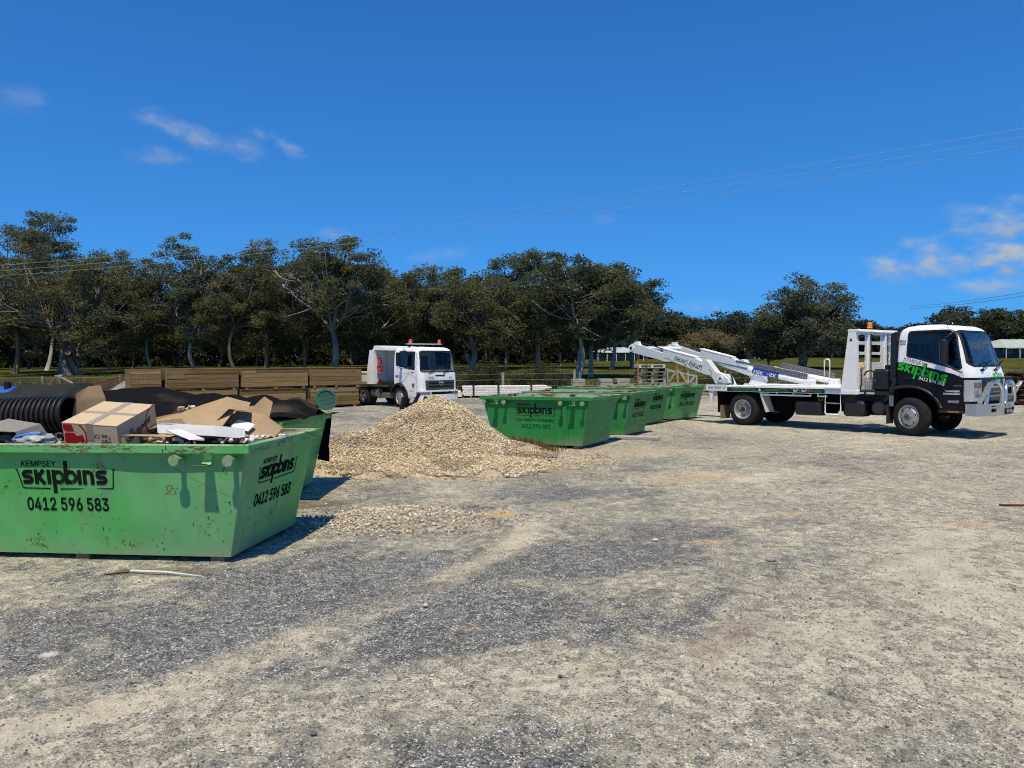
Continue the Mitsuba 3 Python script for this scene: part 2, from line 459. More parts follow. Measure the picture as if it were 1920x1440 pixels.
def yard_z(x, y):
    q = np.stack([x, y, 0 * x], -1)
    near = np.clip((30 - np.abs(y)) / 20, 0, 1)
    return near * ((meshkit.fbm(q * .8, 3, 2) - .5) * .035 + (meshkit.fbm(q * 6, 3, 5) - .5) * .014) - .004


key = numbered('gravel_yard')
scene[key] = shape(sheet(spaced(-90, 90, 300, 0, .35), spaced(-30, 36.5, 330, 4.5, .3), yard_z), 'yard_stone', None, True)
labels[key] = {'label': 'grey crushed stone yard with dusty tan wheel marks', 'kind': 'structure'}
key = numbered('grass_field')
scene[key] = shape(sheet(spaced(-420, 420, 110, 0, .03), np.concatenate([[34.9, 35.6, 36.5], np.linspace(37.5, 90, 60), np.linspace(95, 520, 40)]), lambda x, y: land(x, y) + np.where(y < 36, -.03, .0) + np.where(y > 36, .03 * (meshkit.fbm(np.stack([x * .4, y * .4, 0 * x], -1), 2, 3) - .3), 0)), 'field_grass', None, True)
labels[key] = {'label': 'mown green grass paddock under the trees', 'kind': 'structure'}

OCT_V = np.array([[1, 0, 0], [-1, 0, 0], [0, 1, 0], [0, -1, 0], [0, 0, 1], [0, 0, -1.0]])
OCT_F = np.array([[0, 2, 4], [2, 1, 4], [1, 3, 4], [3, 0, 4], [2, 0, 5], [1, 2, 5], [3, 1, 5], [0, 3, 5]])
ICO = trimesh.creation.icosahedron()


def rand_rot(n):
    q = rng.normal(size=(n, 4))
    q /= np.linalg.norm(q, axis=1, keepdims=True)
    w, x, y, z = q.T
    return np.stack([np.stack([1 - 2 * (y * y + z * z), 2 * (x * y - z * w), 2 * (x * z + y * w)], -1), np.stack([2 * (x * y + z * w), 1 - 2 * (x * x + z * z), 2 * (y * z - x * w)], -1), np.stack([2 * (x * z - y * w), 2 * (y * z + x * w), 1 - 2 * (x * x + y * y)], -1)], 1)


def stones(c, r, col, base='oct'):
    """Many small stones as one mesh with a colour each."""
    V, Fc = (OCT_V, OCT_F) if base == 'oct' else (np.array(ICO.vertices), np.array(ICO.faces))
    n, k = len(c), len(V)
    sc = r[:, None] * rng.uniform(.65, 1.25, (n, 3)) * np.array([1, 1, .72])
    v = np.einsum('nij,nkj->nki', rand_rot(n), V[None] * rng.uniform(.75, 1.2, (n, k, 1)))
    v = v * sc[:, None] + c[:, None]
    f = (Fc[None] + (np.arange(n) * k)[:, None, None]).reshape(-1, 3)
    return trimesh.Trimesh(v.reshape(-1, 3), f, process=False), np.repeat(col, k, 0)


def pick(n, table, jitter=.12):
    cs, ws = np.array([t[0] for t in table]), np.array([t[1] for t in table], float)
    c = cs[rng.choice(len(cs), n, p=ws / ws.sum())]
    return np.clip(c * rng.uniform(1 - jitter, 1 + jitter, (n, 1)), .01, .95)


# loose stones over the yard, thinning with distance
n0 = 90000
yy = 2.3 + 11.5 * rng.random(n0) ** 1.35
xx = (rng.random(n0) * 2 - 1) * (yy * .74 + .4)
q = np.stack([xx, yy, 0 * xx], -1)
den = meshkit.fbm(q * .55, 3, 21) * .7 + meshkit.fbm(q * 2.2, 2, 22) * .5
keep = rng.random(n0) < np.clip((den - .28) * 1.7, .06, 1)
xx, yy = xx[keep], yy[keep]
rr = .0032 + .0045 * rng.random(len(xx)) ** 2 + .006 * (rng.random(len(xx)) > .985)
cols = pick(len(xx), [((.11, .115, .12), 2), ((.18, .185, .19), 3), ((.30, .30, .28), 3), ((.46, .44, .38), 2.4), ((.60, .58, .51), 1.2), ((.42, .33, .2), .5)])
m, c = stones(np.stack([xx, yy, yard_z(xx, yy) + rr * .3], 1), rr, cols)
key = numbered('loose_gravel')
scene[key] = shape(m, 'matte', c)
labels[key] = {'label': 'loose grey and white stone chips over the yard', 'category': 'gravel', 'kind': 'stuff'}

# the heap of cream stone
m = sheet(np.linspace(-5.2, 2.4, 150), np.linspace(9.2, 15.2, 130), lambda x, y: pile_h(x, y) - .012 - .07 * np.exp(-pile_h(x, y) / .05))
heap = Thing('gravel_heap', 'waist high heap of cream and tan stone between the loaded and the empty bins', 'gravel heap')
heap.part('body', m, 'matte', lambda v: np.array([.46, .40, .285]) * (.7 + .6 * meshkit.fbm(v * 11, 3, 1))[:, None], True)
n0 = 125000
xx, yy = rng.uniform(-4.6, 1.6, n0), rng.uniform(9.4, 15, n0)
h = pile_h(xx, yy)
edge = meshkit.fbm(np.stack([xx * 3.1, yy * 3.1, 0 * xx], -1), 3, 33)
keep = rng.random(n0) < np.where(h > .02 + .12 * (edge - .3), np.where(yy < 13.2, 1, .35), .30 * (edge > .45) * np.exp(-((xx + .6) / 2.1) ** 2 - ((yy - 11.5) / 1.3) ** 2))
xx, yy, h = xx[keep], yy[keep], h[keep]
rr = .0085 + .012 * rng.random(len(xx)) ** 2.0 + .014 * (rng.random(len(xx)) > .985)
cols = pick(len(xx), [((.70, .61, .42), 4), ((.78, .73, .58), 2.2), ((.58, .47, .28), 3.2), ((.42, .33, .20), 2.4), ((.20, .18, .16), 1.8), ((.46, .31, .16), .4)], .18)
w = meshkit.fbm(np.stack([xx * 1.1, yy * 1.1, h * 3], -1), 3, 12)
cols = cols * np.where((w > .60)[:, None], [[.72, .70, .70]], [[1, 1, 1]]) * (.72 + .5 * meshkit.fbm(np.stack([xx * .9 + 4, yy * .9, h * 2.5], -1), 3, 18))[:, None]
m, c = stones(np.stack([xx, yy, np.maximum(h, 0) + rr * .25], 1), rr, cols)
heap.part('stones', m, 'matte', c, kind='stuff')

mound = Thing('rubble_mound', 'low flattened mound of brown rubble and pale stones on the dark gravel', 'rubble mound')
mound.part('body', sheet(np.linspace(-2.0, -.2, 60), np.linspace(6.7, 8.3, 50), lambda x, y: mound_h(x, y) - .012), 'matte', lambda v: np.array([.38, .345, .275]) * (.7 + .6 * meshkit.fbm(v * 20, 3, 1))[:, None], True)
n0 = 6000
xx, yy = rng.normal(-1.1, .42, n0), rng.normal(7.42, .30, n0)
rr = .007 + .013 * rng.random(n0) ** 2.5
cols = pick(n0, [((.50, .45, .35), 4), ((.34, .30, .24), 2.4), ((.68, .63, .51), 3), ((.24, .21, .18), .8)], .2)
m, c = stones(np.stack([xx, yy, mound_h(xx, yy) + rr * .3], 1), rr, cols)
mound.part('stones', m, 'matte', c, kind='stuff')

# ------------------------------------------------------------------ lettering
def stroke(paths, w, join=1):
    return unary_union([LineString(p).buffer(w / 2, cap_style=2, join_style=join, quad_segs=5) for p in paths])


def arc(cx, cy, r, a0, a1, n=14):
    t = np.radians(np.linspace(a0, a1, n))
    return [(cx + r * math.cos(x), cy + r * math.sin(x)) for x in t]


GL = {'s': (.84, [[(.80, .86), (.36, .86)] + arc(.34, .68, .18, 95, 265, 9) + [(.52, .50)] + arc(.52, .32, .18, 85, -85, 9) + [(.06, .14)]]),
      'k': (.84, [[(.15, 0), (.15, 1)], [(.74, 1.0), (.26, .52)], [(.22, .62), (.74, 0)]]),
      'i': (.30, [[(.15, 0), (.15, 1)]]),
      'p': (.88, [[(.15, 1.0), (.15, -.62)], arc(.48, .5, .355, 180, -180, 30)]),
      'b': (.88, [[(.15, 0), (.15, 1.62)], arc(.48, .5, .355, 180, -180, 30)]),
      'n': (.84, [[(.15, 0), (.15, 1)], [(.15, .86), (.42, .86)] + arc(.44, .60, .26, 85, 0, 8) + [(.70, 0)]])}


def skipbins_shape():
    x, parts = 0, []
    for ch in 'skipbins':
        adv, paths = GL[ch]
        g = stroke(paths, .265)
        if ch in 'pb':
            for a in (-60, -35, -10, 15, 40, 65) if ch == 'p' else (-75, -50, -25, 0, 25, 50):
                t = math.radians(a)
                g = g.difference(LineString([(.48 + .24 * math.cos(t), .5 + .24 * math.sin(t)), (.48 + .53 * math.cos(t), .5 + .53 * math.sin(t))]).buffer(.02, cap_style=2))
        parts.append(affinity.translate(g, x, 0))
        x += adv + (.02 if ch in 'p' else .075)
    return unary_union(parts), x


SKIP, SKIP_W = skipbins_shape()
P_X = .84 + .84 + .30 + .075 * 3 + .15
TRAY = stroke([[(-.42, 1.02), (-.30, 1.02), (-.02, -.22), (.05, -.27), (P_X - .35, -.30)], [(P_X + .35, -.32), (SKIP_W + .18, -.27), (SKIP_W + .27, -.18), (SKIP_W + .38, 1.04), (SKIP_W + .52, 1.04)]], .07)
_text = {}


def text_flat(t, h, bold=False, depth=.0012, italic=0.0):
    k = (t, bold)
    if k not in _text:
        m = meshkit.text_mesh(t, 1.0, 1.0, bold)
        _text[k] = (np.array(m.vertices), np.array(m.faces))
    v, f = _text[k]
    v = v * [h, h, depth]
    v[:, 0] += italic * v[:, 1]
    return trimesh.Trimesh(v, f.copy(), process=False)


def text_width(t, h, bold=False):
    return text_flat(t, h, bold).bounds[1, 0]


def logo(xh, tray=True, depth=.0012):
    """The trade mark with its baseline at y=0, centred, its letters xh metres tall."""
    g = SKIP.union(TRAY) if tray else SKIP
    g = affinity.scale(affinity.translate(g, -SKIP_W / 2, 0), xh, xh, origin=(0, 0))
    return extr(g, depth)


def kempsey(xh, depth=.0012):
    m = text_flat('KEMPSEY', xh * .40, False, depth)
    m.apply_scale([xh * 2.55 / m.bounds[1, 0], 1, 1])
    return mv(m, -SKIP_W / 2 * xh + .02 * xh, 1.22 * xh)


def on_face(m, o, ux, uy, off=.004, bumpf=None):
    """Puts flat lettering on a face: origin o, reading along ux, up uy."""
    ux, uy = unit(ux), unit(uy)
    n = np.cross(ux, uy)
    v = np.array(m.vertices)
    p = np.asarray(o) + v[:, :1] * ux + v[:, 1:2] * uy + n * (v[:, 2:3] + off)
    if bumpf is not None:
        p = p + n * bumpf(p)[:, None]
    return trimesh.Trimesh(p, m.faces, process=False)


def fit_width(m, w):
    b = m.bounds
    return xf(mv(m, -(b[0, 0] + b[1, 0]) / 2), np.diag([w / (b[1, 0] - b[0, 0]), 1, 1, 1]))


# ------------------------------------------------------------------ the skip bins
RIM, HT, ZB, FA, FB, WB = .055, .918, .045, .172, .09, 1.213
INK = (.012, .016, .014)


def skip_bin(label, x, y, ang, Lb, paint, group, seed, near_logo=True, end_logo=True, slogan=False, pins=(.17, .08, .50), thin=False, xh=.115, stiff=()):
    M = frame([x - .03 * math.sin(ang), y - .03 * math.cos(ang), 0], [math.cos(ang), -math.sin(ang), 0])
    t = Thing('skip_bin', label, 'skip bin', M, group)
    hw = HT - .066
    C = lambda x_, y_, z_: np.array([x_, y_, z_], float)
    b = [C(-Lb, 0, ZB), C(0, 0, ZB), C(0, WB, ZB), C(-Lb, WB, ZB)]
    u = [C(-Lb - FA, -FB, hw), C(FA, -FB, hw), C(FA, WB + FB, hw), C(-Lb - FA, WB + FB, hw)]

    def dent(p, k=0):
        e = np.clip((p[:, 2] - ZB) / .12, 0, 1) * np.clip((hw - p[:, 2]) / .12, 0, 1)
        return (meshkit.fbm(p * 2.1 + seed * 7.3 + k, 2, 3) - .5) * .036 * e

    def panel(i, inset=0.0):
        A, B, Cc, D = b[i], b[(i + 1) % 4], u[(i + 1) % 4], u[i]
        n = unit(np.cross(B - A, D - A))

        def fn(s, q):
            p = (A * (1 - s)[:, None] + B * s[:, None]) * (1 - q)[:, None] + (D * (1 - s)[:, None] + Cc * s[:, None]) * q[:, None]
            edge = np.minimum(1, np.minimum(s, 1 - s) * 12)
            return p + n * (dent(p) * edge - inset)[:, None]
        return grid(fn, 36, 14)
    names = ('side_panel', 'end_panel', 'side_panel', 'end_panel')
    keys = [t.part(names[i], panel(i), paint, None, True) for i in range(4)]
    t.part('floor', bx(-Lb, 0, 0, WB, ZB, ZB + .008), paint)
    liner = cat([panel(i, .016) for i in range(4)], bx(-Lb, 0, 0, WB, ZB + .012, ZB + .016))
    t.part('inner_wall', liner, 'bin_inside', None, True)
    o0, o1, p0, p1 = -Lb - FA - RIM, FA + RIM, -FB - RIM, WB + FB + RIM
    for x0, x1, y0, y1, in ((o0, o1, p0, p0 + RIM + .012), (o0, o1, p1 - RIM - .012, p1), (o0, o0 + RIM + .012, p0 + RIM + .0125, p1 - RIM - .0125), (o1 - RIM - .012, o1, p0 + RIM + .0125, p1 - RIM - .0125)):
        m = bx(x0, x1, y0, y1, hw - .002, HT, .006)
        m = m.subdivide_to_size(.22) if False else m
        k = t.part('rim_rail', m, paint)
    for x0, x1, y0, y1 in ((o0 + RIM + .012, o1 - RIM - .012, p0 + RIM + .0125, p0 + RIM + .0145), (o0 + RIM + .012, o1 - RIM - .012, p1 - RIM - .0145, p1 - RIM - .0125), (o0 + RIM + .0125, o0 + RIM + .0145, p0 + RIM + .015, p1 - RIM - .015), (o1 - RIM - .0145, o1 - RIM - .0125, p0 + RIM + .015, p1 - RIM - .015)):
        t.part('rim_lining', bx(x0, x1, y0, y1, hw - .02, HT - .004), 'bin_inside')
    for xr in np.linspace(-Lb + .25, -.12, 3 if Lb > 2 else 2):
        t.part('runner', bx(xr - .055, xr + .055, .02, WB - .02, .0, ZB - .001), 'matte', (.22, .17, .12))
    # lifting pins and chain hooks along both long sides
    for s, y0 in ((-1, -FB), (1, WB + FB)):
        for xp in (-Lb - FA + pins[1], -Lb - FA + pins[2], FA - pins[2], FA - pins[1]):
            zc = hw - .045
            yw = y0 + s * -.004
            k = t.part('lifting_pin', cyl((xp, yw, zc), (xp, yw + s * .105, zc), .022, 14), paint, None, 40)
            t.part('pin_head', mv(xf(trimesh.creation.cylinder(.041, .022, sections=20), trimesh.transformations.rotation_matrix(math.pi / 2, [1, 0, 0])), xp, yw + s * .114, zc), 'satin', lambda v: np.where(meshkit.noise(v * 60)[:, None] > .45, [.16, .30, .13], [.30, .29, .20]), 40, under=k)
        for xp in (-Lb - FA + pins[0] + .12, FA - pins[0] - .12):
            prof = [(0, .0), (.006, -.05), (.025, -.075), (.06, -.082), (.10, -.076), (.140, -.062)]
            m = grid(lambda a, q: np.stack([xp + (a - .5) * (.066 + .05 * np.clip(np.interp(q, np.linspace(0, 1, 6), [c[0] for c in prof]) / .135, 0, 1)), y0 - s * .0 + s * np.interp(q, np.linspace(0, 1, 6), [c[0] for c in prof]), hw + np.interp(q, np.linspace(0, 1, 6), [c[1] for c in prof])], 1), 4, 15)
            m2 = mv(m, 0, 0, -.008)
            m2.invert()
            t.part('chain_hook', cat(m, m2), 'satin', (.30, .50, .20), True)
    for xs in stiff:
        A, D = C(xs, 0, ZB), C(xs, -FB, hw)
        nrm = unit(np.cross([1, 0, 0], D - A))
        t.part('stiffener', hull([p + q for p in (A, D, A + [.085, 0, 0], D + [.085, 0, 0]) for q in (nrm * .002, nrm * .018)]), paint)
    # stencilled lettering
    ln = unit(u[0] - b[0]) * [0, 1, 1]
    if near_logo:
        cx = -Lb / 2
        at = lambda z: C(cx, -FB * (z - ZB) / (hw - ZB), z)
        z0 = .60
        bump = lambda p: dent(p)
        t.part('trade_mark', on_face(logo(xh), at(z0), [1, 0, 0], ln, .003, bump), 'matte', INK)
        t.part('town_name', on_face(kempsey(xh), at(z0), [1, 0, 0], ln, .003, bump), 'matte', INK)
        z1 = .395 if not slogan else .335
        w_ = .68 if not slogan else .58
        t.part('phone_number', on_face(fit_width(text_flat('0412 596 583', .098 if not slogan else .075, not thin), w_), at(z1), [1, 0, 0], ln, .003, bump), 'matte', INK)
        if slogan:
            t.part('slogan', on_face(fit_width(text_flat('Your Rubbish is our Business', .05, False, .0012, .25), .76), at(.465), [1, 0, 0], ln, .003, bump), 'matte', INK)
    if end_logo:
        le = unit([FA, 0, hw - ZB])
        at = lambda z: C(FA * (z - ZB) / (hw - ZB), WB / 2 - .02, z)
        s_ = .104
        bump = lambda p: dent(p)
        t.part('trade_mark', on_face(logo(s_), at(.60), [0, 1, 0], le, .003, bump), 'matte', INK)
        t.part('town_name', on_face(kempsey(s_), at(.60), [0, 1, 0], le, .003, bump), 'matte', INK)
        t.part('phone_number', on_face(fit_width(text_flat('0412 596 583', .098, not thin), .68), at(.385), [0, 1, 0], le, .003, bump), 'matte', INK)
    return t


ROW, FULL = 'empty green skip bins parked in a row', 'full green skip bins at the left'
BIN1 = skip_bin('pale green skip bin at the front left, loaded with cardboard, a carton and black pipe', -2.155, 5.859, .118, 2.60, 'green_faded', FULL, 1)
BIN2 = skip_bin('green skip bin directly behind the front one, its load under black shade cloth', -2.64, 8.33, .118, 2.60, 'green_faded', FULL, 2, near_logo=False, end_logo=False)
BINA = skip_bin('empty green skip bin beside the gravel heap with a slogan under its lettering', 1.241, 13.533, .506, 1.80, 'green_deep', ROW, 3, end_logo=False, slogan=True, thin=True, stiff=(-.34,))
BINB = skip_bin('second green skip bin of the row, just behind the one with the slogan', 2.277, 15.556, .509, 2.05, 'green_deep', ROW, 4, near_logo=False, thin=True)
BINC = skip_bin('third green skip bin of the row, half hidden behind the second', 3.165, 18.398, .562, 2.05, 'green_deep', ROW, 5, near_logo=False)
BIND = skip_bin('green skip bin at the end of the row, below the truck lifting arms', 4.143, 19.873, .78, 1.75, 'green_faded', ROW, 6, near_logo=False)
M1, M2 = BIN1.M, BIN2.M

# ------------------------------------------------------------------ the load of the front bin
KRAFT, KRAFT_D = (.40, .30, .185), (.27, .195, .115)


def kraft(v):
    return np.array(KRAFT) * (.88 + .24 * meshkit.fbm(v * 6, 3, 2))[:, None]


def rubbish_h(x, y):
    return .74 + .10 * meshkit.fbm(np.stack([x * 2.2, y * 2.2, 0 * x], -1), 3, 15) + .14 * np.exp(-((x + .75) / .55) ** 2) * np.clip((y - .3) / .6, 0, 1)


t = Thing('mixed_rubbish', 'mixed rubbish filling the front bin up to its rim', 'rubbish', M1, kind='stuff')
t.part('heap', sheet(np.linspace(-2.6, .10, 70), np.linspace(-.06, 1.2, 40), rubbish_h), 'matte', lambda v: np.array([.13, .11, .09]) * (.4 + 1.2 * meshkit.fbm(v * 14, 3, 6))[:, None])
parts, cc = [], []
for k in range(230):
    x, y = rng.uniform(-2.5, .05), rng.uniform(-.02, 1.15)
    z = rubbish_h(np.array([x]), np.array([y]))[0] + rng.uniform(0, .05)
    s = rng.uniform(.015, .06)
    m = bx(-s, s, -s * .6, s * .6, -.006, .006) if rng.random() < .7 else bx(-s * 2.2, s * 2.2, -.012, .012, -.008, .008)
    R = np.eye(4)
    R[:3, :3] = rand_rot(1)[0]
    m = mv(xf(m, R), x, y, z)
    parts.append(m)
    cc.append(np.tile(pick(1, [((.62, .61, .58), 3), ((.36, .27, .17), 3), ((.12, .10, .09), 3), ((.20, .13, .08), 2)])[0], (8, 1)))
cc = np.vstack(cc)
t.part('scraps', cat(parts), 'matte', cc, kind='stuff')

# the carton, standing askew and upside down
fl, fr, bl = np.array([-3.72, 6.33, 1.050]), np.array([-3.25, 6.28, 1.020]), np.array([-3.78, 6.88, 1.205])
ux = unit(fr - fl)
uz = unit(np.cross(ux, bl - fl))
uy = np.cross(uz, ux)
CW, CD, CH = .48, .56, .40
MC = frame(fl - uz * CH, ux, uy, uz)
t = Thing('carton', 'closed brown moving carton with red print and crossed packing tape on top', 'cardboard box', MC)


def wall(a, b_, c_, nu=6):
    return hull([np.array(p) + q for p in (a, b_, c_, np.array(a) + np.array(c_) - np.array(b_)) for q in ((0, 0, 0),)])


cartc = lambda v: np.array([.58, .475, .32]) * (.94 + .12 * meshkit.fbm(v * 5, 2, 4))[:, None]
t.part('side', bx(0, CW, 0, .005, 0, CH - .006), 'matte', cartc)
t.part('side', bx(CW - .005, CW, .0055, CD - .0055, 0, CH - .006), 'matte', cartc)
t.part('side', bx(0, .005, .0055, CD - .0055, 0, CH - .006), 'matte', cartc)
t.part('side', bx(0, CW, CD - .005, CD, 0, CH - .006), 'matte', cartc)
for y0, y1, dz in ((0, CD / 2 - .002, 0), (CD / 2 + .002, CD, .001)):
    t.part('flap', bx(-.003, CW + .003, y0 - .002, y1 + .002, CH - .005 + dz, CH + dz), 'matte', cartc)
tape = (.34, .29, .22)
t.part('tape', bx(-.004, CW + .004, CD / 2 - .025, CD / 2 + .025, CH + .0012, CH + .0022), 'gloss', tape)
t.part('tape', bx(CW / 2 - .03, CW / 2 + .03, -.004, CD + .004, CH + .003, CH + .004), 'gloss', tape)
t.part('tape', bx(CW / 2 - .03, CW / 2 + .03, -.003, -.001, CH - .14, CH + .003), 'gloss', tape)
RED = (.42, .02, .028)
ring = Point(.075, CH - .115).buffer(.135).difference(Point(.075, CH - .115).buffer(.122)).intersection(sbox(.004, 0, .4, CH - .012))
fist = Polygon([(.006, CH - .012), (.085, CH - .012), (.10, CH - .07), (.035, CH - .075), (.006, CH - .06)]).union(Polygon([(.012, CH - .10), (.03, CH - .085), (.10, CH - .085), (.115, CH - .11), (.155, CH - .105), (.17, CH - .095), (.185, CH - .15), (.165, CH - .17), (.14, CH - .155), (.12, CH - .17), (.03, CH - .185), (.01, CH - .165)]))
pr = lambda g: xf(extr(g, .0012), np.array([[1, 0, 0, 0], [0, 0, -1, 0], [0, 1, 0, 0], [0, 0, 0, 1.0]]))
t.part('red_mark', cat(mv(pr(ring), 0, -.0008, 0), mv(pr(fist), 0, -.0008, 0)), 'matte', RED)
for s_, x_, z_ in (('Half', .42, CH - .150), ('Tea Chest', .42, CH - .105)):
    t.part('print', on_face(text_flat(s_, .034), (x_, -.001, z_ + .02), (-1, 0, 0), (0, 0, -1), -.0002), 'matte', (.07, .055, .04))
t.part('print', on_face(text_flat('BUNNINGS', .05, True), (CW + .001, .48, CH - .07), (0, -1, -.25), (0, -.25, -1), .0004), 'matte', (.06, .05, .04))
t.part('print', on_face(extr(sbox(0, 0, .06, .09), .001), (CW + .001, .16, CH - .18), (0, 1, 0), (0, 0, 1), .0004), 'matte', (.22, .18, .13))
t.part('tape', on_face(extr(Polygon([(.0, .0), (.06, .01), (.05, .10), (.065, .2), (.0, .21), (.012, .1)]), .001), (CW + .001, .27, CH - .34), (0, 1, 0), (0, 0, 1), .001), 'satin', (.20, .135, .085))
t.part('red_mark', on_face(extr(Point(0, 0).buffer(.13).difference(Point(0, 0).buffer(.118)).intersection(sbox(-.2, -.2, .03, .2)), .001), (CW + .001, CD - .035, CH - .12), (0, 1, 0), (0, 0, 1), .0004), 'matte', RED)

# the ribbed pipe
L = 2.0
prof = []
for k in range(int(L / .0485)):
    a = k * .0485
    prof += [(.150, a), (.150, a + .012), (.172, a + .018), (.175, a + .030), (.172, a + .040), (.150, a + .0455)]
m = lathe(prof, 40)
inn = lathe([(.140, 0), (.140, L - .02)], 40)
inn.invert()
end = np.array([-4.075, 7.10, 1.075])
ax_ = unit(np.array([1.0, -.08, .035]))
MP = frame(end - ax_ * L, unit(np.cross([0, 1, .2], ax_)), None, ax_)
MP[:3, 1] = np.cross(ax_, MP[:3, 0])
t = Thing('drain_pipe', 'fat black corrugated drain pipe lying in the front bin left of the carton', 'pipe', MP)
t.part('wall', m, 'satin', (.012, .012, .014), 35)
t.part('bore', inn, 'matte', (.012, .012, .012), True)


def card(name, label, pts, color, cat_='cardboard', sub=10, wave=.012, seed=0, thick=.004, mat='matte', fold=None):
    """A bent sheet through a grid of points pts (rows of corner points)."""
    P = np.array(pts, float)
    from scipy.interpolate import RegularGridInterpolator
    a, b_ = np.linspace(0, 1, P.shape[0]), np.linspace(0, 1, P.shape[1])
    it = RegularGridInterpolator((a, b_), P)

    def fn(u, v):
        p = it(np.stack([u, v], 1))
        return p + (meshkit.fbm(p * 5 + seed, 2, seed)[:, None] - .5) * wave * np.array([.4, .6, 1.0])
    m = grid(fn, sub * (P.shape[0] - 1), sub * (P.shape[1] - 1))
    n = m.vertex_normals
    m2 = trimesh.Trimesh(m.vertices - n * thick, m.faces[:, ::-1], process=False)
    return single(name, cat(m, m2), mat, color, label, cat_, 50)


card('cardboard_sheet', 'bent upright brown cardboard flap behind the carton, beside the pipe end', [[(-4.13, 7.15, .93), (-4.10, 7.18, 1.15), (-4.09, 7.2, 1.26)], [(-4.02, 7.22, .93), (-4.02, 7.25, 1.22), (-4.03, 7.3, 1.32)], [(-3.86, 7.30, .93), (-3.88, 7.32, 1.2), (-3.93, 7.34, 1.335)]], lambda v: kraft(v) * .7, wave=.02, seed=3)
card('cardboard_sheet', 'large folded brown cardboard sheet arching over the right of the front load', [[(-3.28, 7.0, 1.0), (-2.95, 6.75, .99), (-2.75, 6.6, .94)], [(-2.88, 7.0, 1.13), (-2.72, 6.72, 1.07), (-2.58, 6.5, .97)], [(-2.62, 7.05, 1.215), (-2.50, 6.8, 1.18), (-2.42, 6.55, 1.13)], [(-2.40, 7.05, 1.17), (-2.33, 6.8, 1.15), (-2.28, 6.6, 1.11)]], kraft, wave=.02, seed=5)
card('cardboard_sheet', 'pointed brown cardboard flap lying on the white carton', [[(-2.80, 6.55, 1.015), (-2.66, 6.75, 1.095)], [(-2.52, 6.42, .985), (-2.42, 6.7, 1.155)], [(-2.43, 6.42, 1.0), (-2.40, 6.75, 1.17)]], lambda v: kraft(v) * 1.05, wave=.015, seed=6)
card('cardboard_sheet', 'brown cardboard panel sloping down towards the right end of the front bin', [[(-2.48, 6.9, 1.10), (-2.5, 6.6, .96), (-2.5, 6.4, .86)], [(-2.25, 6.95, 1.06), (-2.28, 6.65, .98), (-2.25, 6.45, .88)], [(-2.08, 6.95, .94), (-2.06, 6.7, .90), (-2.05, 6.5, .84)]], kraft, wave=.012, seed=7)
card('cardboard_sheet', 'creased brown cardboard fin standing up at the back of the front bin', [[(-2.62, 7.15, 1.04), (-2.60, 7.22, 1.115)], [(-2.42, 7.10, 1.03), (-2.42, 7.2, 1.13)], [(-2.30, 7.05, .98), (-2.33, 7.22, 1.215)], [(-2.24, 7.05, 1.0), (-2.245, 7.2, 1.165)]], lambda v: kraft(v) * .85, wave=.012, seed=8)
card('cardboard_sheet', 'flat brown cardboard strip lying just inside the near rim right of the carton', [[(-3.14, 6.15, .955), (-3.1, 6.25, .955)], [(-2.72, 6.08, .945), (-2.72, 6.22, .95)]], lambda v: kraft(v) * 1.1, wave=.01, seed=9)
card('cardboard_sheet', 'dull brown cardboard spread under the folded sheets behind the carton', [[(-3.35, 7.1, 1.02), (-3.3, 6.7, .93)], [(-2.95, 7.15, 1.10), (-2.95, 6.7, 1.0)], [(-2.55, 7.1, 1.06), (-2.6, 6.7, .99)]], lambda v: kraft(v) * .65, wave=.04, seed=10)
WHT = (.74, .75, .76)
a, b_, c_, d = np.array([-2.99, 6.45, 1.025]), np.array([-2.46, 6.32, 1.015]), np.array([-2.27, 6.50, .975]), np.array([-2.84, 6.62, 1.00])
dn = np.array([0.02, -.03, -.085])
t = Thing('white_carton', 'long flat white cardboard box tilted across the front load', 'cardboard box')
t.part('body', hull([a, b_, c_, d, a + dn * .9, b_ + dn, c_ + dn, d + dn]), 'matte', WHT)
t.part('lid', hull([p + q for p in (a + [.0, -.006, .002], a * .72 + b_ * .28 + [0, -.006, .002], d * .72 + c_ * .28 + [0, 0, .002], d + [0, 0, .002]) for q in (np.zeros(3), np.array([0, 0, .008]))]), 'matte', WHT)
t = Thing('white_strip', 'white folded paper board sliding from under the flat white box', 'paper')
t.part('sheet', hull([(-2.84, 6.30, .985), (-2.74, 6.34, .985), (-2.42, 6.02, .935), (-2.52, 5.98, .93), (-2.84, 6.30, .97), (-2.42, 6.02, .92)]), 'matte', WHT)
card('white_board', 'small white board leaning behind the flat white box', [[(-2.42, 6.58, .985), (-2.38, 6.68, 1.04)], [(-2.24, 6.50, .95), (-2.22, 6.62, 1.0)]], WHT, 'board', wave=.004, seed=12)
pts = []
for k in range(60):
    x, y = rng.normal(-2.18, .10), rng.normal(6.42, .16)
    pts.append((x, y, .885 + .03 * rng.random()))
m, c = stones(np.array(pts), rng.uniform(.012, .032, 60), pick(60, [((.70, .70, .70), 4), ((.45, .36, .26), 2), ((.20, .15, .12), 2)]), 'ico')
single('paper_scraps', m, 'matte', c, 'crumpled white and brown scraps at the right end of the front bin', 'scraps', kind='stuff')
pts = np.array([(-3.05 + .35 * rng.random(), 6.98 + .15 * rng.random(), 1.10 + .035 * rng.random()) for k in range(26)])
m, c = stones(pts, rng.uniform(.014, .034, 26), pick(26, [((.70, .68, .64), 4), ((.45, .36, .26), 3)]), 'ico')
single('plaster_scraps', m, 'matte', c, 'white plaster scraps on the dull cardboard behind the carton', 'scraps', kind='stuff')
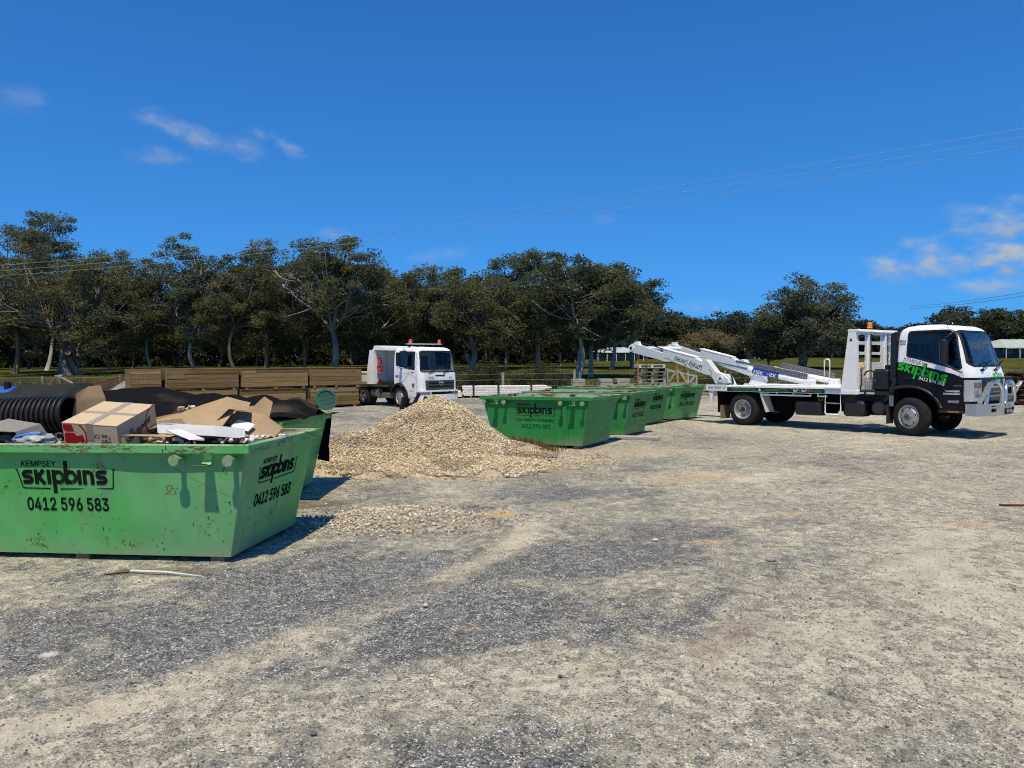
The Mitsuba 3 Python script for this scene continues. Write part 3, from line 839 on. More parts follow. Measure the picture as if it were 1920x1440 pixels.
card('dark_board', 'grey weathered board sloping up at the left frame edge inside the front bin', [[(-4.45, 6.25, 1.0), (-4.4, 6.7, 1.06)], [(-4.02, 6.2, .985), (-4.06, 6.6, 1.02)], [(-3.98, 6.2, .90), (-4.0, 6.6, .93)]], (.27, .26, .24), 'board', wave=.004, seed=13)
t = Thing('plastic_bag', 'crumpled grey and blue plastic bag at the near rim left of the carton', 'bag')
m = trimesh.creation.icosphere(3, 1.0)
v = np.array(m.vertices)
v = v * (1 + .5 * (meshkit.fbm(v * 2.6, 3, 5) - .5))[:, None] * [.17, .10, .07] + [-3.87, 6.22, .915]
t.part('body', trimesh.Trimesh(v, m.faces), 'satin', lambda v: np.where((meshkit.noise(v * 16, 4) > .52)[:, None], [.32, .34, .36], [.07, .08, .09]), True)
t.part('blue_strip', tube(bend([(-3.99, 6.15, .945), (-3.9, 6.16, .965), (-3.80, 6.18, .975)]), .016, 6), 'satin', (.02, .19, .55))

# ------------------------------------------------------------------ the covered load of the bin behind
from scipy.interpolate import PchipInterpolator
ridge = PchipInterpolator([-6.6, -6.1, -5.5, -5.09, -4.98, -4.7, -4.35, -4.0, -3.2, -2.85, -2.5, -2.33, -2.15], [1.1, 1.18, 1.29, 1.33, 1.24, 1.25, 1.265, 1.22, 1.13, 1.11, 1.14, 1.03, .95])


def cover_z(x, y, wr=.05):
    s = np.clip((y - (8.98 - .12 * (x + 4))) / .80, -1, 1)
    top = ridge(np.clip(x, -6.6, -2.15))
    z = .90 + (top - .90) * np.clip(1 - np.abs(s) ** 1.8, 0, 1)
    q = np.stack([x * 1.7, y * 2.6, 0 * x], -1)
    fold = np.abs(meshkit.fbm(q + 3, 3, 31) - .5) + .6 * np.abs(meshkit.noise(np.stack([(x + y * .7) * 5, (y - x * .4) * 2, 0 * x], -1), 5) - .5)
    return z + (fold - .25) * wr * np.clip((1.05 - np.abs(s)) * 3, 0, 1)


def drape(x0, x1, wr):
    return sheet(np.linspace(x0, x1, 110), np.linspace(8.1, 9.95, 70), lambda x, y: cover_z(x, y, wr))


single('shade_cloth', drape(-5.02, -2.22, .17), 'matte', lambda v: np.array([.012, .0125, .015]) + .07 * np.clip(meshkit.fbm(v * [2, 3, 3], 3, 8) - .58, 0, 1)[:, None] * [5, 4, 3], 'black shade cloth draped in folds over the load of the second bin', 'shade cloth', True)
m = sheet(np.linspace(-6.5, -4.96, 60), np.linspace(8.0, 9.9, 60), lambda x, y: cover_z(x, y, .20) + .012 - .0 * x)
single('tarpaulin', m, 'matte', lambda v: np.array([.030, .036, .037]) * (.8 + .5 * meshkit.fbm(v * 3, 3, 2))[:, None], 'dark grey tarpaulin humped over the left end of the second bin', 'tarpaulin', True)
t = Thing('grate_lid', 'round green plastic grate lid propped on the rear corner of the second bin', 'grate', frame([-2.335, 9.62, 1.075], unit([.86, .45, -.1]), None, unit(np.cross(unit([.86, .45, -.1]), unit([-.18, .25, .95])))))
M_ = t.M
M_[:3, 1] = np.cross(M_[:3, 2], M_[:3, 0])
disc = Point(0, 0).buffer(.132, 24)
holes = unary_union([Point(x + (.0115 if j % 2 else 0), y).buffer(.0082, 3) for j, y in enumerate(np.arange(-.10, .101, .0165)) for x in np.arange(-.10, .101, .023) if math.hypot(x, y) < .098])
t.part('plate', extr(disc.difference(holes), .008), 'satin', (.022, .10, .066))
t.part('ring', extr(Point(0, 0).buffer(.138, 24).difference(Point(0, 0).buffer(.112, 24)), .022), 'satin', (.026, .115, .078))
t.part('backing', mv(extr(Point(0, 0).buffer(.11, 16), .003), 0, 0, -.004), 'matte', (.26, .36, .29))
card('black_flap', 'torn black plastic strip hanging off the rear corner of the second bin', [[(-2.33, 9.62, .92), (-2.27, 9.64, .92)], [(-2.36, 9.60, .72), (-2.28, 9.63, .72)], [(-2.42, 9.56, .50), (-2.30, 9.6, .50)], [(-2.43, 9.54, .33), (-2.29, 9.58, .30)]], (.008, .008, .009), 'plastic sheet', wave=.04, seed=21, thick=.003)

# ------------------------------------------------------------------ the trucks
WHITE, BLACK, RUB, CHROME, STEEL = (.78, .80, .80), (.008, .009, .012), (.022, .022, .023), (.80, .80, .80), (.48, .48, .47)


def ring_pts(w, uf, ur, hv, off=0.0, rf=.20, rr=.07, n=9):
    uf, ur, hv = uf - off, ur + off, hv - off
    rf, rr = max(rf - off, .02), max(rr - off, .02)
    out = []
    for cx, cy, r, a0 in ((uf - rf, hv - rf, rf, 0), (ur + rr, hv - rr, rr, 90), (ur + rr, -hv + rr, rr, 180), (uf - rf, -hv + rf, rf, 270)):
        for a in np.radians(np.linspace(a0, a0 + 90, n)):
            out.append((cx + r * math.cos(a), cy + r * math.sin(a), w))
    return out


def loft(prof, off=0.0, bulge=.05):
    """A closed body through rounded rectangles (height, front, rear, half width)."""
    rows = []
    for k, (w, uf, ur, hv) in enumerate(prof):
        w_ = w + (off if k == 0 else -off if k == len(prof) - 1 else 0)
        p = np.array(ring_pts(w_, uf, ur, hv, off))
        p[:, 0] += bulge * np.clip(1 - (p[:, 1] / hv) ** 2, 0, 1) * np.clip((p[:, 0] - (uf - .3)) / .3, 0, 1)
        rows.append(p)
    n, K = len(rows[0]), len(rows)
    v = np.vstack(rows + [rows[0].mean(0)[None], rows[-1].mean(0)[None]])
    f = []
    for k in range(K - 1):
        for i in range(n):
            a, b_ = k * n + i, k * n + (i + 1) % n
            f += [(a, b_, b_ + n), (a, b_ + n, a + n)]
    for i in range(n):
        f += [(K * n, (i + 1) % n, i), (K * n + 1, (K - 1) * n + i, (K - 1) * n + (i + 1) % n)]
    return trimesh.Trimesh(v, np.array(f), process=False)


def finer(prof, n=40):
    p = np.array(prof, float)
    from scipy.interpolate import PchipInterpolator as PI
    w = np.unique(np.concatenate([np.linspace(p[0, 0], p[-1, 0], n), p[-3:, 0]]))
    return [(x, *[float(PI(p[:, 0], p[:, k])(x)) for k in (1, 2, 3)]) for x in w]


def vw_prism(poly, u0, u1):
    """A polygon in the (across, height) plane extruded along the truck."""
    m = extr(poly if hasattr(poly, 'area') else Polygon(poly), u1 - u0)
    return mv(xf(m, np.array([[0, 0, 1, 0], [1, 0, 0, 0], [0, 1, 0, 0], [0, 0, 0, 1.0]])), u0)


def rounded(poly, r):
    return Polygon(poly).buffer(-r).buffer(r, quad_segs=5)


def outward(mesh, axis, sign, lim=.3):
    m = mesh
    keep = m.face_normals[:, axis] * sign > lim
    return trimesh.Trimesh(m.vertices, m.faces[keep], process=False)


def wheel(t, u, v, w, r, side, style, steer=0.0, width=.205, rim_r=.226, sub=True):
    """side -1: the outer face looks towards -v."""
    hw = width / 2
    prof = [(rim_r, -hw + .012), (rim_r + .02, -hw), (r * .84, -hw), (r * .95, -hw + .016), (r - .006, -hw + .03)]
    g = np.linspace(-hw + .032, hw - .032, 5)
    for a, b_ in zip(g[:-1], g[1:]):
        prof += [(r, a + .004), (r, b_ - .006), (r - .010, b_ - .004), (r - .010, b_ + .001)]
    prof += [(r - .006, hw - .03), (r * .95, hw - .016), (r * .84, hw), (rim_r + .02, hw), (rim_r, hw - .012)]
    R = np.eye(4)
    c, s = math.cos(steer), math.sin(steer)
    fx = np.array([c, s, 0])
    ax = np.array([-s, c, 0]) * side
    M = frame([u, v, w], fx, np.cross(ax, fx), ax)
    k = t.part('wheel', xf(lathe(prof, 48), M), 'matte', lambda v_: np.array(RUB) * (.8 + 1.2 * meshkit.fbm(v_ * 12, 3, 5))[:, None], 35, label=None)
    if style == 'front':
        rp = [(rim_r, hw - .014), (rim_r + .008, hw + .001), (rim_r - .004, hw + .003), (rim_r - .018, hw - .006), (rim_r - .03, hw - .03), (rim_r - .05, hw - .005), (rim_r - .08, hw + .015), (.105, hw + .02), (.10, hw + .024), (.062, hw + .026), (.06, hw + .05), (.035, hw + .055), (.0, hw + .055)]
        hole_r, hole_z, nut_r, nut_z = rim_r - .062, hw + .009, .086, hw + .022
    else:
        rp = [(rim_r, hw - .014), (rim_r + .008, hw + .001), (rim_r - .004, hw + .003), (rim_r - .016, hw - .006), (rim_r - .028, hw - .05), (rim_r - .045, hw - .10), (rim_r - .075, hw - .115), (.115, hw - .118), (.11, hw - .10), (.075, hw - .098), (.07, hw - .03), (.045, hw - .02), (.0, hw - .02)]
        hole_r, hole_z, nut_r, nut_z = rim_r - .085, hw - .116, .095, hw - .10
    t.part('rim', xf(lathe(rp, 40), M), 'worn_metal', lambda v_: np.array([.50, .495, .47]) * (.85 + .3 * meshkit.fbm(v_ * 20, 2, 3))[:, None], 35, under=k)
    if sub:
        hs = [mv(xf(trimesh.creation.cylinder(.017, .006, sections=12), np.eye(4)), hole_r * math.cos(a), hole_r * math.sin(a), hole_z + .002) for a in np.arange(6) * math.pi / 3 + .3]
        ns = [mv(trimesh.creation.cylinder(.012, .026, sections=6), nut_r * math.cos(a), nut_r * math.sin(a), nut_z + .008) for a in np.arange(6) * math.pi / 3]
        for m_ in hs:
            t.part('vent_hole', xf(m_, M), 'matte', (.01, .01, .01), under=k)
        for m_ in ns:
            t.part('wheel_nut', xf(m_, M), 'metal', (.6, .58, .52), under=k)
        hub = lathe([(.062, hw + .027 - (0 if style == 'front' else .10)), (.058, hw + .053 - (0 if style == 'front' else .07)), (0, hw + .057 - (0 if style == 'front' else .07))], 20)
        t.part('hub', xf(hub, M), 'matte', (.05, .045, .04), 35, under=k)
    return k


def cab(t, prof, side_win, screen, split, arch, lower_color, seat_color=(.13, .13, .13), screen_mat='window_glass'):
    pf = finer(prof)
    solid, cut = man(loft(pf)), man(loft(pf, .035))
    sp, wp = prism(side_win, -1.3, 1.3), vw_prism(screen, .45, 1.8)
    shell = solid - cut - man(sp) - man(wp)
    a_u, a_w, a_r = arch
    ar = prism(Point(a_u, a_w).buffer(a_r, 24).union(sbox(a_u - 1.2, -.2, a_u, a_w + a_r - .02).intersection(Point(a_u, a_w).buffer(a_r + .4))), -1.3, 1.3)
    shell = shell - man(ar)
    if split is not None:
        low = man(prism(split, -1.4, 1.4))
        t.part('cab_shell', unman(shell - low), 'gloss', WHITE, 32)
        t.part('lower_panel', unman(shell ^ low), 'dark_paint', lower_color, 32)
    else:
        t.part('cab_shell', unman(shell), 'gloss', WHITE, 32)
    skin = solid - man(loft(pf, .016))
    for s in (-1, 1):
        p = unman(skin ^ man(prism(side_win, 0, 1.3) if s > 0 else prism(side_win, -1.3, 0)))
        t.part('side_window', mv(outward(p, 1, s), 0, -s * .008, 0), 'dark_glass')
    p = unman(skin ^ man(wp))
    t.part('windscreen', mv(outward(p, 0, 1), -.008, 0, 0), screen_mat)
    proud = man(loft(pf, -.004)) - man(loft(pf, .02))
    sr = side_win.buffer(.022).difference(side_win.buffer(-.006))
    for v0, v1 in ((-1.3, 0), (0, 1.3)):
        t.part('window_seal', unman(proud ^ man(prism(sr, v0, v1))), 'satin', (.012, .012, .013), 32)
    wr = screen.buffer(.024).difference(screen.buffer(-.012))
    t.part('screen_seal', unman(proud ^ man(vw_prism(wr, .45, 1.8))), 'satin', (.012, .012, .013), 32)
    ur, hv = prof[2][2], prof[2][3]
    # inside: floor, dashboard, seats, steering wheel
    t.part('cab_floor', bx(ur + .06, prof[2][1] - .12, -hv + .06, hv - .06, 1.0, 1.04), 'matte', (.03, .03, .032))
    t.part('dashboard', hull([(prof[2][1] - x, y, z) for y in (-hv + .09, hv - .09) for x, z in ((.10, 1.06), (.10, 1.30), (.40, 1.36), (.46, 1.24), (.42, 1.06))]), 'matte', (.20, .20, .19))
    for y in (-.42, .36):
        t.part('seat', cat(bx(.0, .44, y - .23, y + .23, 1.04, 1.26, .03), hull([(ur + .12 + x, y + q, z) for q in (-.22, .22) for x, z in ((.02, 1.2), (.16, 1.2), (-.02, 1.86), (.08, 1.86))])), 'matte', seat_color)
    th = np.linspace(0, 2 * np.pi, 25)
    c = np.array([prof[2][1] - .52, -.40, 1.46])
    a1, a2 = np.array([0, 1, 0.0]), unit([.42, 0, .9])
    t.part('steering_wheel', tube(c + .2 * (np.cos(th)[:, None] * a1 + np.sin(th)[:, None] * a2), .014, 6, False), 'matte', (.02, .02, .02))
    return solid, pf


# ---- the skip loader
ANG = math.radians(50)
ML = frame([8.654, 15.956, 0], [math.cos(ANG), -math.sin(ANG), 0])
t = LOADER = Thing('skip_loader_truck', 'white and black skip loader truck with white lifting arms and polished bull bar', 'truck', ML)
prof = [(.52, 1.14, -.28, .86), (.70, 1.17, -.28, .87), (1.0, 1.17, -.28, .87), (1.17, 1.155, -.28, .87), (1.38, 1.09, -.28, .862), (1.75, .98, -.275, .835), (2.02, .88, -.26, .805), (2.12, .80, -.22, .775), (2.19, .66, -.12, .70), (2.222, .42, .02, .55)]
sw = rounded([(-.05, 2.08), (-.07, 1.60), (.06, 1.575), (.92, 1.33), (.925, 1.37), (.80, 2.04), (.72, 2.09)], .035)
ws = rounded([(-.72, 2.07), (.72, 2.07), (.79, 1.44), (.70, 1.40), (-.70, 1.40), (-.79, 1.44)], .05)
split = Polygon([(-.6, .3), (-.6, 1.49), (-.25, 1.48), (.35, 1.37), (.80, 1.245), (.96, 1.172), (1.6, 1.172), (1.6, .3)])
solid, pf = cab(t, prof, sw, ws, split, (.0, .40, .56), BLACK)
HV = .871


def side_lettering(name, m, o, slope=0.0, mat='satin', col=WHITE, v=-HV, off=.003, flip=False):
    ux, uy = np.array([math.cos(slope), 0, math.sin(slope)]), np.array([-math.sin(slope), 0, math.cos(slope)])
    if flip:
        ux, uy = -ux, -uy
    return t.part(name, on_face(m, (o[0], v, o[1]), ux, uy, off), mat, col)


GRN = (.035, .42, .045)
sl = math.atan2(-.29, 1.0)
xh = .155
g = affinity.scale(affinity.translate(SKIP, 0, 0), xh, xh, origin=(0, 0))
big = extr(g, .002)
out = extr(g.buffer(.012), .0014)
side_lettering('trade_mark_edge', out, (-.262, 1.335), sl, 'matte', (.004, .02, .006), off=.0025)
k = side_lettering('trade_mark', big, (-.262, 1.335), sl, 'matte', GRN, off=.0044)
pbx = .84 + .84 + .30 + .075 * 3
rings = unary_union([affinity.translate(Point(.48, .5).buffer(.46).difference(Point(.48, .5).buffer(.25)).intersection(sbox(.30, 0, 1.2, 1.2)), pbx + d, 0) for d in (0, .90)])
t.part('trade_mark_shade', on_face(extr(affinity.scale(rings, xh, xh, origin=(0, 0)), .001), (-.262, -HV, 1.335), (math.cos(sl), 0, math.sin(sl)), (-math.sin(sl), 0, math.cos(sl)), .0066), 'matte', (.012, .13, .09))
side_lettering('town_name', fit_width(text_flat('KEMPSEY', .062), .40), (.065, 1.465), sl, 'matte', (.03, .03, .035))
side_lettering('phone_number', fit_width(text_flat('0412 596 583', .058, True), .49), (.395, 1.078), sl + .03, 'matte', WHITE)
side_lettering('slogan', fit_width(text_flat('"YOUR RUBBISH', .033, True, .0012, .2), .27), (.78, .895), 0, 'matte', WHITE)
side_lettering('slogan', fit_width(text_flat('IS OUR BUSINESS"', .033, True, .0012, .2), .31), (.77, .843), 0, 'matte', WHITE)
side_lettering('since_print', fit_width(text_flat('Since', .045, True, .0012, .25), .13), (-.17, 1.885), 0, 'matte', (.03, .03, .03), v=-.828)
side_lettering('since_print', fit_width(text_flat('2005', .045, True, .0012, .25), .12), (-.17, 1.825), 0, 'matte', (.03, .03, .03), v=-.832)
t.part('door_badge', bx(.80, .95, -HV - .004, -HV - .001, 1.01, 1.03), 'metal', (.35, .35, .36))
t.part('side_marker', bx(.70, .90, -HV - .012, -HV, .685, .735, .006), 'metal', (.55, .55, .55))
for pts in ([(-.12, 2.11), (-.14, 1.5), (-.14, .98)], [(.955, 1.3), (1.0, 1.0), (.98, .62)], [(-.14, .98), (.1, 1.0), (.4, .93)]):
    p = [(a, -np.interp(b_, [q[0] for q in prof], [q[3] for q in prof]) - .001, b_) for a, b_ in pts]
    t.part('door_gap', tube(p, .004, 5), 'matte', (.004, .004, .004))
t.part('door_handle', bx(-.10, .03, -HV - .022, -HV, 1.14, 1.17, .008), 'satin', (.012, .012, .012))
arch_c = bend([(-.40, -HV, .93), (-.1, -HV, .985), (.15, -HV, .965), (.42, -HV, .82), (.58, -HV, .58)], 20)
for s in (-1, 1):
    t.part('wheel_arch', tube(arch_c * [1, -s, 1], .028, 8), 'satin', (.016, .016, .018), True)
    t.part('cab_step', bx(.52, 1.06, s * .70, s * .865, .49, .54, .01), 'satin', (.02, .02, .022))
    t.part('indicator', bx(.70, .90, s * .866, s * .872, .50, .53), 'gloss', (.45, .13, .01))
    # lamps at the cab corners
    lamp = (man(loft(pf, -.006)) - man(loft(pf, .02))) ^ man(bx(.985, 1.6, s * .58, s * 1.2, .72, 1.13))
    k = t.part('headlight', unman(lamp), 'gloss', (.34, .35, .36), 30)
    t.part('lens', unman((man(loft(pf, -.012)) - man(loft(pf, .0))) ^ man(bx(1.03, 1.6, s * .62, s * .80, .80, .95))), 'metal', (.75, .77, .78), 30, under=k)
    t.part('lens', unman((man(loft(pf, -.012)) - man(loft(pf, .0))) ^ man(bx(1.03, 1.6, s * .62, s * .80, .98, 1.08))), 'gloss', (.12, .12, .13), 30, under=k)
t.part('wheel_well', cat(bx(-.30, .80, -.80, .80, .965, .985), bx(-.42, .62, -.56, -.54, .45, .96), bx(-.42, .62, .54, .56, .45, .96), bx(.60, .62, -.80, .80, .42, .96), bx(-.30, -.28, -.80, .80, .70, .985)), 'matte', (.010, .010, .011))
# the roof marker, the aerial and the mirrors
t.part('roof_lamp', mv(lathe([(.032, 0), (.032, .035), (.02, .055), (0, .06)], 14), .62, -.45, 2.20), 'gloss', (.02, .02, .07), 30)
t.part('aerial', tube([(.66, -.76, 2.12), (.60, -.78, 2.6)], .004, 5), 'matte', (.05, .05, .05))
t.part('window_visor', hull([(.12 + x, -.845 - y, 2.085 + z) for x in (0, .62) for y in (0, .045) for z in (0, .02)]), 'satin', (.015, .015, .016))
for s in (-1, 1):
    arm = bend([(.86, s * .83, 2.06), (.80, s * .98, 2.03), (.70, s * 1.04, 1.92)], 12)
    arm2 = bend([(.94, s * .87, 1.28), (.86, s * 1.0, 1.33), (.72, s * 1.04, 1.44)], 12)
    k = t.part('mirror', bx(.64, .74, s * .93, s * 1.13, 1.44, 1.92, .03), 'satin', (.012, .012, .013), 20)
    t.part('arm', arm, 'matte') if False else t.part('arm', tube(arm, .012, 6), 'satin', (.015, .015, .015), under=k)
    t.part('arm', tube(arm2, .012, 6), 'satin', (.015, .015, .015), under=k)
    t.part('glass', bx(.632, .636, s * .95, s * 1.11, 1.47, 1.89), 'metal', (.55, .57, .6), under=k)
for v0 in (-.45, .25):
    t.part('wiper', cat(tube([(1.165, v0, 1.33), (1.175, v0 + .05, 1.39), (1.155, v0 + .34, 1.47)], .009, 5), tube([(1.16, v0 + .05, 1.43), (1.13, v0 + .55, 1.50)], .007, 5)), 'matte', (.01, .01, .01))
    t.part('wiper_pivot', bx(1.13, 1.18, v0 - .04, v0 + .06, 1.30, 1.335, .008), 'matte', (.015, .015, .015))
# front lettering and grille
fx_ = 1.222
t.part('grille', hull([(1.19, y, z) for y in (-.55, .55) for z in (.72, 1.10)] + [(1.225, y, z) for y in (-.45, .45) for z in (.73, 1.09)]), 'gloss', (.015, .015, .017))
for z in (.80, .88, .96):
    t.part('grille_slat', bx(1.226, 1.236, -.44, .44, z, z + .02, .004), 'metal', (.45, .46, .47))
ft = fit_width(logo(.085, False), .50)
t.part('trade_mark', on_face(ft, (1.232, .12, 1.165), (0, 1, 0), (-.08, 0, 1), .004), 'matte', GRN)
t.part('town_name', on_face(fit_width(text_flat('KEMPSEY', .035), .2), (1.222, .0, 1.285), (0, 1, 0), (-.08, 0, 1), .004), 'matte', (.2, .2, .2))
t.part('phone_number', on_face(fit_width(text_flat('0412 596 583', .03, True), .28), (1.236, .12, 1.09), (0, 1, 0), (-.08, 0, 1), .004), 'matte', WHITE)
# the alloy bull bar
plan = Polygon([(1.02, -.90), (1.02, -.86), (1.18, -.84), (1.30, -.60), (1.34, -.25), (1.34, .25), (1.30, .60), (1.18, .84), (1.02, .86), (1.02, .90), (1.20, .90), (1.37, .64), (1.415, .26), (1.415, -.26), (1.37, -.64), (1.20, -.90)])
bump = mv(extr(plan, .225), 0, 0, .445)
bm = man(bump) - man(bx(1.3, 1.5, -.62, -.42, .515, .585)) - man(bx(1.3, 1.5, .42, .62, .515, .585)) - man(bx(1.3, 1.5, -.62, -.46, .615, .64)) - man(bx(1.38, 1.5, -.05, .05, .60, .655))
k = t.part('bumper', unman(bm), 'metal', (.72, .71, .68), 20)
t.part('top_plate', mv(extr(plan.buffer(.004), .006), 0, 0, .671), 'metal', CHROME, under=k)
for s in (-1, 1):
    t.part('fog_recess', bx(1.30, 1.34, s * .43, s * .61, .52, .58), 'matte', (.01, .012, .02), under=k)
    t.part('tow_eye', tube(bend([(1.415, s * .30 - .05, .635), (1.45, s * .30, .61), (1.45, s * .30 + .05, .60), (1.415, s * .30 + .09, .625)], 14), .012, 7), 'metal', CHROME, True, under=k)
kb = t.part('bull_bar', cat(*[tube(bend([(1.33, s * .76, .675), (1.34, s * .72, .86), (1.35, s * .62, 1.02), (1.36, s * .48, 1.085), (1.37, s * .26, 1.06), (1.385, s * .12, .96), (1.39, s * .08, .80), (1.39, s * .07, .675)], 34), .036, 10) for s in (-1, 1)]), 'metal', (.80, .80, .79), True)
for s in (-1, 1):
    t.part('wing', hull([(1.19 + x, s * (.80 + y), z) for x, y, z in ((0, 0, .68), (.08, 0, .68), (.19, .02, 1.09), (.28, .02, 1.09), (0, .012, .68), (.08, .012, .68), (.19, .034, 1.09), (.28, .034, 1.09))]), 'metal', CHROME, under=kb)
    t.part('centre_plate', hull([(1.37, s * .10 + y, z) for y, z in ((-.09, .675), (.09, .675), (-.035, .98), (.035, .98))] + [(1.385, s * .10 + y, z) for y, z in ((-.09, .675), (.09, .675), (-.035, .98), (.035, .98))]), 'metal', (.70, .70, .69), under=kb)
t.part('cross_tube', tube([(1.33, -.84, .995), (1.35, -.6, 1.0), (1.37, 0, 1.0), (1.35, .6, 1.0), (1.31, .86, .995)], .022, 8), 'metal', (.78, .78, .77), True, under=kb)
t.part('cross_tube', tube([(1.31, -.70, .82), (1.37, 0, .83), (1.31, .70, .82)], .018, 8), 'metal', (.65, .65, .64), True, under=kb)
k = t.part('number_plate', bx(1.42, 1.432, -.02, .34, .455, .575, .003), 'satin', (.012, .013, .016))
for x in (.06, .13, .20, .26):
    t.part('plate_mark', bx(1.4325, 1.4335, x - .018, x + .018, .49, .545), 'matte', (.45, .45, .5), under=k)
# wheels
wheel(t, 0, -.785, .383, .383, -1, 'front', math.radians(-14))
wheel(t, 0, .785, .383, .383, 1, 'front', math.radians(-14), sub=False)
for s in (-1, 1):
    wheel(t, -3.845, s * .785, .383, .383, s, 'rear', sub=s < 0)
    wheel(t, -3.845, s * .545, .383, .383, s, 'rear', sub=False)
t.part('axle', cyl((0, -.7, .383), (0, .7, .383), .06, 10), 'matte', (.012, .012, .012))
t.part('axle', cyl((-3.845, -.6, .383), (-3.845, .6, .383), .08, 10), 'matte', (.012, .012, .012))
# chassis and what hangs below
for s in (-1, 1):
    t.part('chassis_rail', bx(-4.75, .95, s * .32, s * .40, .56, .76), 'satin', (.012, .012, .013))
    t.part('rear_mud_flap', bx(-4.46, -4.44, s * .52, s * .90, .13, .46), 'matte', (.22, .185, .14))
    t.part('inner_flap', bx(-4.56, -4.54, s * .45, s * .86, .28, .80), 'matte', (.012, .012, .012))
    t.part('front_flap', hull([(-3.36, s * .56, .80), (-3.36, s * .90, .80), (-3.20, s * .56, .34), (-3.20, s * .90, .34), (-3.385, s * .56, .80), (-3.385, s * .90, .80), (-3.225, s * .56, .34), (-3.225, s * .90, .34)]), 'satin', (.52, .52, .50))
    t.part('mud_flap', bx(-.47, -.45, s * .60, s * .88, .22, .62), 'matte', (.05, .048, .045))
    t.part('tail_lamp_bracket', hull([(x, y, z) for y in (s * .84, s * .90) for x, z in ((-4.80, .86), (-4.66, .86), (-4.75, .56), (-4.70, .56))]), 'satin', WHITE)
    t.part('skirt', bx(-4.62, -1.72, s * .42, s * .44, .35, .82), 'matte', (.008, .008, .009))
t.part('fuel_tank', bx(-2.52, -1.90, -.86, -.48, .31, .62, .04), 'satin', (.015, .015, .017), 20)
t.part('hydraulic_tank', bx(-1.40, -.95, -.86, -.45, .33, .66, .05), 'satin', (.018, .017, .016), 20)
t.part('gearbox', bx(-1.6, .2, -.28, .28, .34, .62, .06), 'matte', (.01, .01, .01))
k = t.part('air_cleaner', cyl((-.66, -.80, .52), (-.66, -.50, .52), .145, 24), 'satin', (.016, .016, .017), 40)
t.part('cap', cyl((-.66, -.825, .52), (-.66, -.80, .52), .11, 24), 'satin', (.03, .03, .03), 40, under=k)
t.part('intake_hose', tube(bend([(-.58, -.72, .66), (-.46, -.74, .80), (-.36, -.78, 1.0), (-.34, -.80, 1.2)], 14), .055, 10), 'satin', (.018, .018, .019), True)
t.part('snorkel', hull([(-.42, y, 1.1) for y in (-.83, -.66)] + [(-.31, y, 1.1) for y in (-.83, -.66)] + [(-.40, y, 2.06) for y in (-.83, -.66)] + [(-.30, y, 2.10) for y in (-.83, -.66)]), 'satin', (.012, .012, .013), 20)
t.part('radiator_bottle', hull([(-.44 + x, y, z) for x in (0, .09) for y in (-.82, -.70) for z in (.58, .80)]), 'metal', (.5, .5, .48))
t.part('yellow_label', bx(-2.18, -2.05, -.446, -.445, .62, .67), 'matte', (.50, .45, .02))
# the deck
for s in (-1, 1):
    t.part('deck_rail', bx(-4.84, -1.42, s * .70, s * .92, .80, .955, .012), 'satin', WHITE)
    t.part('decal', bx(-4.25, -1.77, s * .9205, s * .9225, .812, .905), 'satin', (.010, .022, .015))
    t.part('end_plate', bx(-4.86, -4.26, s * .9205, s * .9235, .815, .965), 'satin', (.70, .71, .70))
t.part('deck_plate', bx(-4.80, -1.42, -.699, .699, .86, .90), 'satin', (.72, .73, .73))
t.part('cross_member', bx(-4.86, -4.70, -.69, .69, .70, .858), 'satin', WHITE)
dl = -.9226
dec = [('RESIDENTIAL', -3.78, .68, (.05, .22, .06)), ('&', -3.36, .07, WHITE), ('COMMERCIAL', -2.95, .62, (.05, .22, .06)), ('2m³ - 8m³', -2.35, .33, WHITE), ('SIZES', -1.96, .24, (.05, .22, .06))]
for s_, x, w_, col in dec:
    side_lettering('decal_print', fit_width(text_flat(s_, .052, True), w_), (x, .832), 0, 'matte', col, v=dl, off=.001)
t.part('decal_print', bx(-2.165, -2.10, -.9245, -.923, .83, .885), 'matte', (.45, .05, .02))
side_lettering('model_print', fit_width(text_flat('SX45', .05, True), .20), (-4.52, .865), 0, 'matte', (.06, .06, .06), v=-.9238, off=.001)
t.part('warning_mark', on_face(extr(Polygon([(-.035, 0), (.035, 0), (0, .06)]), .001), (-4.76, -.9238, .865), (1, 0, 0), (0, 0, 1), .001), 'matte', (.10, .09, .07))
t.part('red_reflector', bx(-4.71, -4.66, -.9255, -.924, .865, .90), 'gloss', (.45, .05, .03))
t.part('warning_mark', on_face(extr(Polygon([(-.035, 0), (.035, 0), (0, .06)]), .001), (-4.33, -.9238, .865), (1, 0, 0), (0, 0, 1), .001), 'matte', (.35, .28, .05))
for a, b_, posts in ((-3.36, -2.11, (-3.35, -2.94, -2.53, -2.12)), (-1.96, -1.74, (-1.95,))):
    k = t.part('side_rail', cyl((a, -.88, .745), (b_, -.88, .745), .019, 8), 'satin', WHITE, 40)
    for x in posts:
        t.part('post', cyl((x, -.88, .745), (x, -.88, .80), .015, 6), 'satin', WHITE, 40, under=k)
k = t.part('ladder', tube(fillet([(-1.745, -.945, .86), (-1.745, -.945, .355), (-1.40, -.945, .355), (-1.40, -.945, .86)], .06), .017, 8), 'satin', WHITE, True)
t.part('rung', cyl((-1.745, -.945, .60), (-1.40, -.945, .60), .014, 8), 'satin', (.2, .2, .2), under=k)
t.part('tread', bx(-1.76, -1.40, -.95, -.93, .865, .925), 'worn_metal', (.55, .55, .54), under=k)
t.part('grab_rail', tube(fillet([(-1.79, -.90, .93), (-1.79, -.90, 1.555), (-1.67, -.90, 1.555), (-1.67, -.90, .93)], .058, 8), .016, 8), 'satin', WHITE, True)
